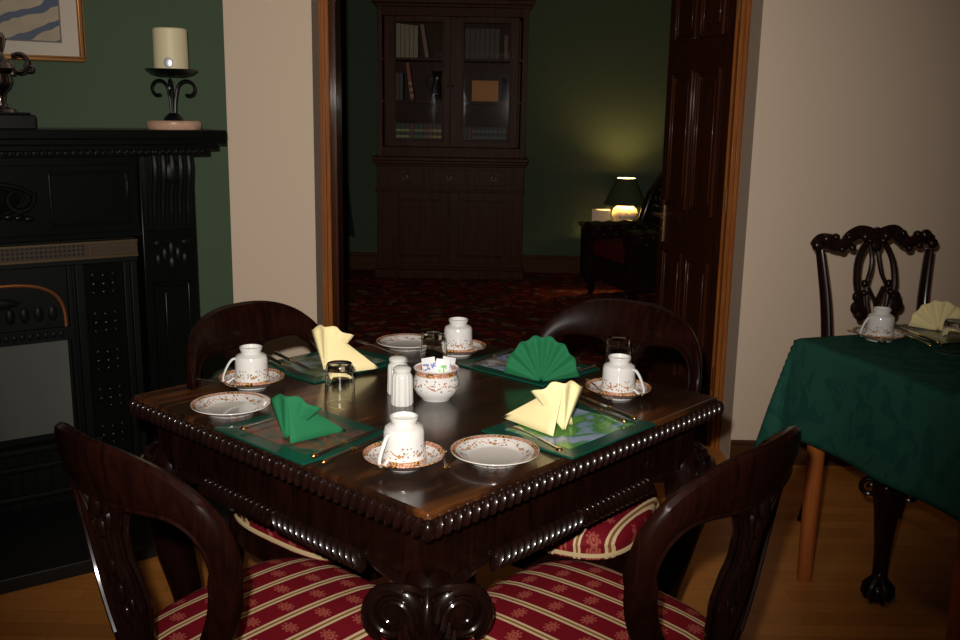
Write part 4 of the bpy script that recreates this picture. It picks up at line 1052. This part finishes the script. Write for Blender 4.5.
# chippendale chairs
def chipp():
    r = thing('carved_chair', '', 'chair')
    K = 1/1600.
    def q(X, Y): return (-(X-505)*K, 1.045-(Y-130)*K)     # local x flips: seen from the front
    def yl(z): return -.16*(z-.45)
    def P(X, Y, o=0): x, z = q(X, Y); return (x, yl(z)+o, z)
    b = MB()
    path = [(150, 235), (185, 205), (235, 205), (275, 225), (320, 225), (355, 185), (410, 160), (465, 165), (505, 185), (560, 160), (610, 155), (650, 180), (690, 215), (740, 200), (790, 185), (835, 205)]
    b.tube([P(*c) for c in path], [.020, .026, .026, .022, .022, .024, .026, .024, .026, .024, .026, .024, .022, .024, .026, .020], 10, flat=(1, .6), sm=4)
    for X, Y, rr in ((165, 225, .022), (215, 190, .020), (265, 180, .014), (340, 180, .014), (440, 180, .020), (560, 175, .020), (655, 160, .014), (740, 165, .014), (790, 170, .022), (830, 215, .020), (300, 245, .014), (360, 235, .014), (690, 240, .014), (750, 225, .014), (505, 145, .013)):
        x, y, z = P(X, Y, .012); b.ell((x, y, z), (rr, .016, rr*.9), 10, 7)
    obj('crest_rail', b, CHIPP, r)
    for s_ in (-1, 1):
        st_ = [(.200, .97), (.190, .90), (.178, .80), (.172, .68), (.172, .56), (.175, .45), (.178, .38)]
        obj('stile', MB().tube([(s_*x, yl(z), z) for x, z in st_], [.017, .019, .021, .022, .022, .023, .023], 12, flat=(.75, 1.15), sm=3), CHIPP, r)
        obj('rear_leg', MB().tube([(s_*.178, 0, .45), (s_*.178, 0, .30), (s_*.180, -.03, .12), (s_*.182, -.07, 0)], [.022, .02, .018, .018], 10), CHIPP, r)
    b = MB()
    def band(pts, rr, o=0): b.tube([P(X, Y, o) for X, Y in pts], rr, 8, flat=(.8, 1), sm=4)
    band([(590, 150), (520, 170), (450, 220), (408, 300), (398, 400), (405, 470), (430, 560), (470, 640), (480, 720)], .013)
    band([(430, 165), (500, 175), (560, 215), (605, 300), (620, 400), (615, 470), (590, 560), (545, 640), (530, 720)], .013)
    band([(470, 215), (488, 290), (482, 360), (462, 430), (462, 520), (480, 640)], .0085, -.004)
    band([(520, 215), (530, 300), (548, 380), (575, 440), (580, 520), (545, 640)], .0085, -.004)
    band([(465, 450), (490, 500), (512, 545), (512, 700)], .010); band([(560, 450), (535, 500), (512, 545)], .010)
    for X, Y, rr in ((400, 500, .020), (395, 560, .024), (415, 600, .02), (440, 430, .014), (435, 480, .012), (620, 500, .020), (628, 545, .024), (600, 590, .02), (580, 430, .014), (590, 475, .012), (505, 230, .02), (470, 200, .014), (545, 200, .014)):
        x, y, z = P(X, Y, .008); b.ell((x, y, z), (rr, .013, rr), 10, 7)
    # lower splat down to the seat
    b.prism([(-.05, .45), (.05, .45), (.045, .55), (.03, .62), (.025, .68), (-.025, .68), (-.03, .62), (-.045, .55)], -.045, -.03)
    obj('splat', b, CHIPP, r)
    obj('seat', MB().lathe([(0, .44), (.215, .44), (.225, .455), (.21, .475), (.12, .488), (0, .49)], 40, (0, .26, 0), sc=(1, 1.13)), FABRIC, r)
    b = MB(); b.prism([(-.235, .36), (.235, .36), (.235, .44), (-.235, .44)], .47, .53); b.prism([(-.19, .37), (.19, .37), (.19, .44), (-.19, .44)], -.01, .02)
    for s_ in (-1, 1):
        b.add([(s_*.19, 0, .365), (s_*.235, .50, .365), (s_*.235, .50, .44), (s_*.19, 0, .44), (s_*.17, 0, .365), (s_*.212, .50, .365), (s_*.212, .50, .44), (s_*.17, 0, .44)], [(0,1,2,3),(7,6,5,4),(0,4,5,1),(3,2,6,7),(0,3,7,4),(1,5,6,2)])
    for i in range(20): b.ell((-.22+i*.023, .532, .362), (.010, .008, .012), 8, 5)
    obj('seat_rail', b, CHIPP, r)
    for s_ in (-1, 1):
        d = Vector((s_*.55, .83, 0)).normalized(); c0 = Vector((s_*.225, .50, 0)); b = MB()
        path = [(.0, .42, .036), (.018, .385, .048), (.030, .345, .046), (.028, .30, .036), (.012, .22, .029), (-.006, .14, .023), (-.004, .085, .022), (.008, .06, .026), (.020, .045, .032)]
        b.tube([c0+d*a+Vector((0, 0, z)) for a, z, rr in path], [rr for a, z, rr in path], 14, sm=4)
        b.ell(c0+d*.022+Vector((0, 0, .034)), (.034, .034, .034), 14, 10)
        for k in range(-1, 3):
            a = k*1.05-.5; dd = Vector((d.x*cos(a)-d.y*sin(a), d.x*sin(a)+d.y*cos(a), 0)); e0 = c0+d*.022
            b.tube([e0+dd*.018+Vector((0, 0, .075)), e0+dd*.036+Vector((0, 0, .055)), e0+dd*.040+Vector((0, 0, .03)), e0+dd*.030+Vector((0, 0, .008))], [.009, .010, .009, .005], 8)
        lg = obj('front_leg', b, CHIPP, r)
        b = MB(); b.ell(c0+d*.062+Vector((0, 0, .36)), (.022, .018, .035), 10, 8)
        for k in (-1, 1):
            sdv = Vector((-d.y, d.x, 0))*k
            b.spiral(c0+d*.03+sdv*.052+Vector((0, 0, .355)), .028, 1.3, .009, sdv, (0, 0, 1), -1, 8, PI*.6, 24)
            for j in range(3): b.tube([c0+d*.072+sdv*(.008+.009*j)+Vector((0, 0, .37-.01*j)), c0+d*.066+sdv*(.006+.006*j)+Vector((0, 0, .31-.01*j))], [.004, .002], 6)
        obj('carved_knee', b, CHIPP, lg)
    return r
c1 = chipp(); c1.location = (1.35, 3.21, 0); c1.rotation_euler = (0, 0, rad(188.6)); c1['label'] = 'dark carved chair with pierced ribbon back against the cream wall'

RT_Z = RZ+.0062
def onr(x, y, z=RT_Z): p = at(x, y, z); return Vector((p.x, p.y, z))
p = onr(879, 337, RT_Z+.008); p.z = RT_Z
dup(S0, p, 1.0, 'saucer on the green tablecloth', 'patterned saucers')
dup(C0_, p+Vector((0, 0, .0095)), rad(195), 'upturned patterned teacup on the green tablecloth', 'upturned patterned teacups')
q = onr(938, 334); rm = placemat(q.x+.03, q.y+.02, RAng, p_fl, 'dark placemat beneath the napkin on the green tablecloth', z=RT_Z)
RMZ = RT_Z+.0062
q = onr(938, 331, RMZ); napkin(q.x, q.y, RMZ, rad(-20), rad(75), .085, NAPY, 'pale yellow fan napkin on the green tablecloth', 172, 7, .05, .05, .005, base=.025, vs=1.1)
lay(K0, (936, 342), (903, 329), 'inner knife on the dark placemat of the right table', RMZ+.006)
lay(K0, (928, 345), (896, 331), 'outer knife on the dark placemat of the right table', RMZ+.006)
lay(SP0, (850, 331), (868, 335), 'teaspoon on the saucer of the right table', RT_Z+.022, -.10, 'teaspoons on saucers')
dup(g0, onr(952, 353)+Vector((0, 0, .0006)), .3, 'upturned tumbler on the green tablecloth', 'upturned tumblers')

# ------------------------------------------------------------------ lights
def area(name, loc, target, size, power, col, shape='DISK'):
    l = bpy.data.lights.new(name, 'AREA'); l.shape = shape; l.size = size; l.energy = power; l.color = col
    o = bpy.data.objects.new(name, l); COL.objects.link(o); o.location = loc
    o.rotation_euler = (Vector(target)-Vector(loc)).to_track_quat('-Z', 'Y').to_euler(); return o
sp = bpy.data.lights.new('camera_flash', 'SPOT'); sp.energy = 312; sp.color = (1, .93, .86); sp.spot_size = rad(73); sp.spot_blend = 1.0; sp.shadow_soft_size = .018
so_ = bpy.data.objects.new('camera_flash', sp); COL.objects.link(so_); so_.location = (-.055, .0, CH+.10)
tgt = at(400, 215, .9); tgt = CAM+(FW+RT*((430-480)/FPX)-UP*((185-320)/FPX))*3.8
so_.rotation_euler = (tgt-so_.location).to_track_quat('-Z', 'Y').to_euler()
pl = bpy.data.lights.new('lamp_bulb', 'POINT'); pl.energy = 15; pl.color = (1, .62, .22); pl.shadow_soft_size = .03
po = bpy.data.objects.new('lamp_bulb', pl); COL.objects.link(po); po.location = (LX, LY, TZ+.33)
area('bounce_fill', (0, 1.2, 2.5), (0, 1.2, 0), .35, 3, (1, .75, .5))  # soft overhead fill added to lift the walls, not a fitting of the room
w = bpy.data.worlds.new('world'); sc.world = w; w.use_nodes = True
w.node_tree.nodes['Background'].inputs[0].default_value = (.02, .018, .015, 1); w.node_tree.nodes['Background'].inputs[1].default_value = .3

# ------------------------------------------------------------------ camera
cam = bpy.data.cameras.new('camera'); co = bpy.data.objects.new('camera', cam); COL.objects.link(co); sc.camera = co
cam.sensor_width = 36; cam.sensor_fit = 'HORIZONTAL'; cam.lens = FPX/960*36; cam.clip_start = .01
co.location = CAM
Mx = Matrix((RT, UP, -FW)).transposed(); co.rotation_euler = Mx.to_euler()
sc.view_settings.view_transform = 'Standard'; sc.view_settings.look = 'None'; sc.view_settings.gamma = 1
sc.view_settings.use_curve_mapping = False; sc.view_settings.exposure = 0
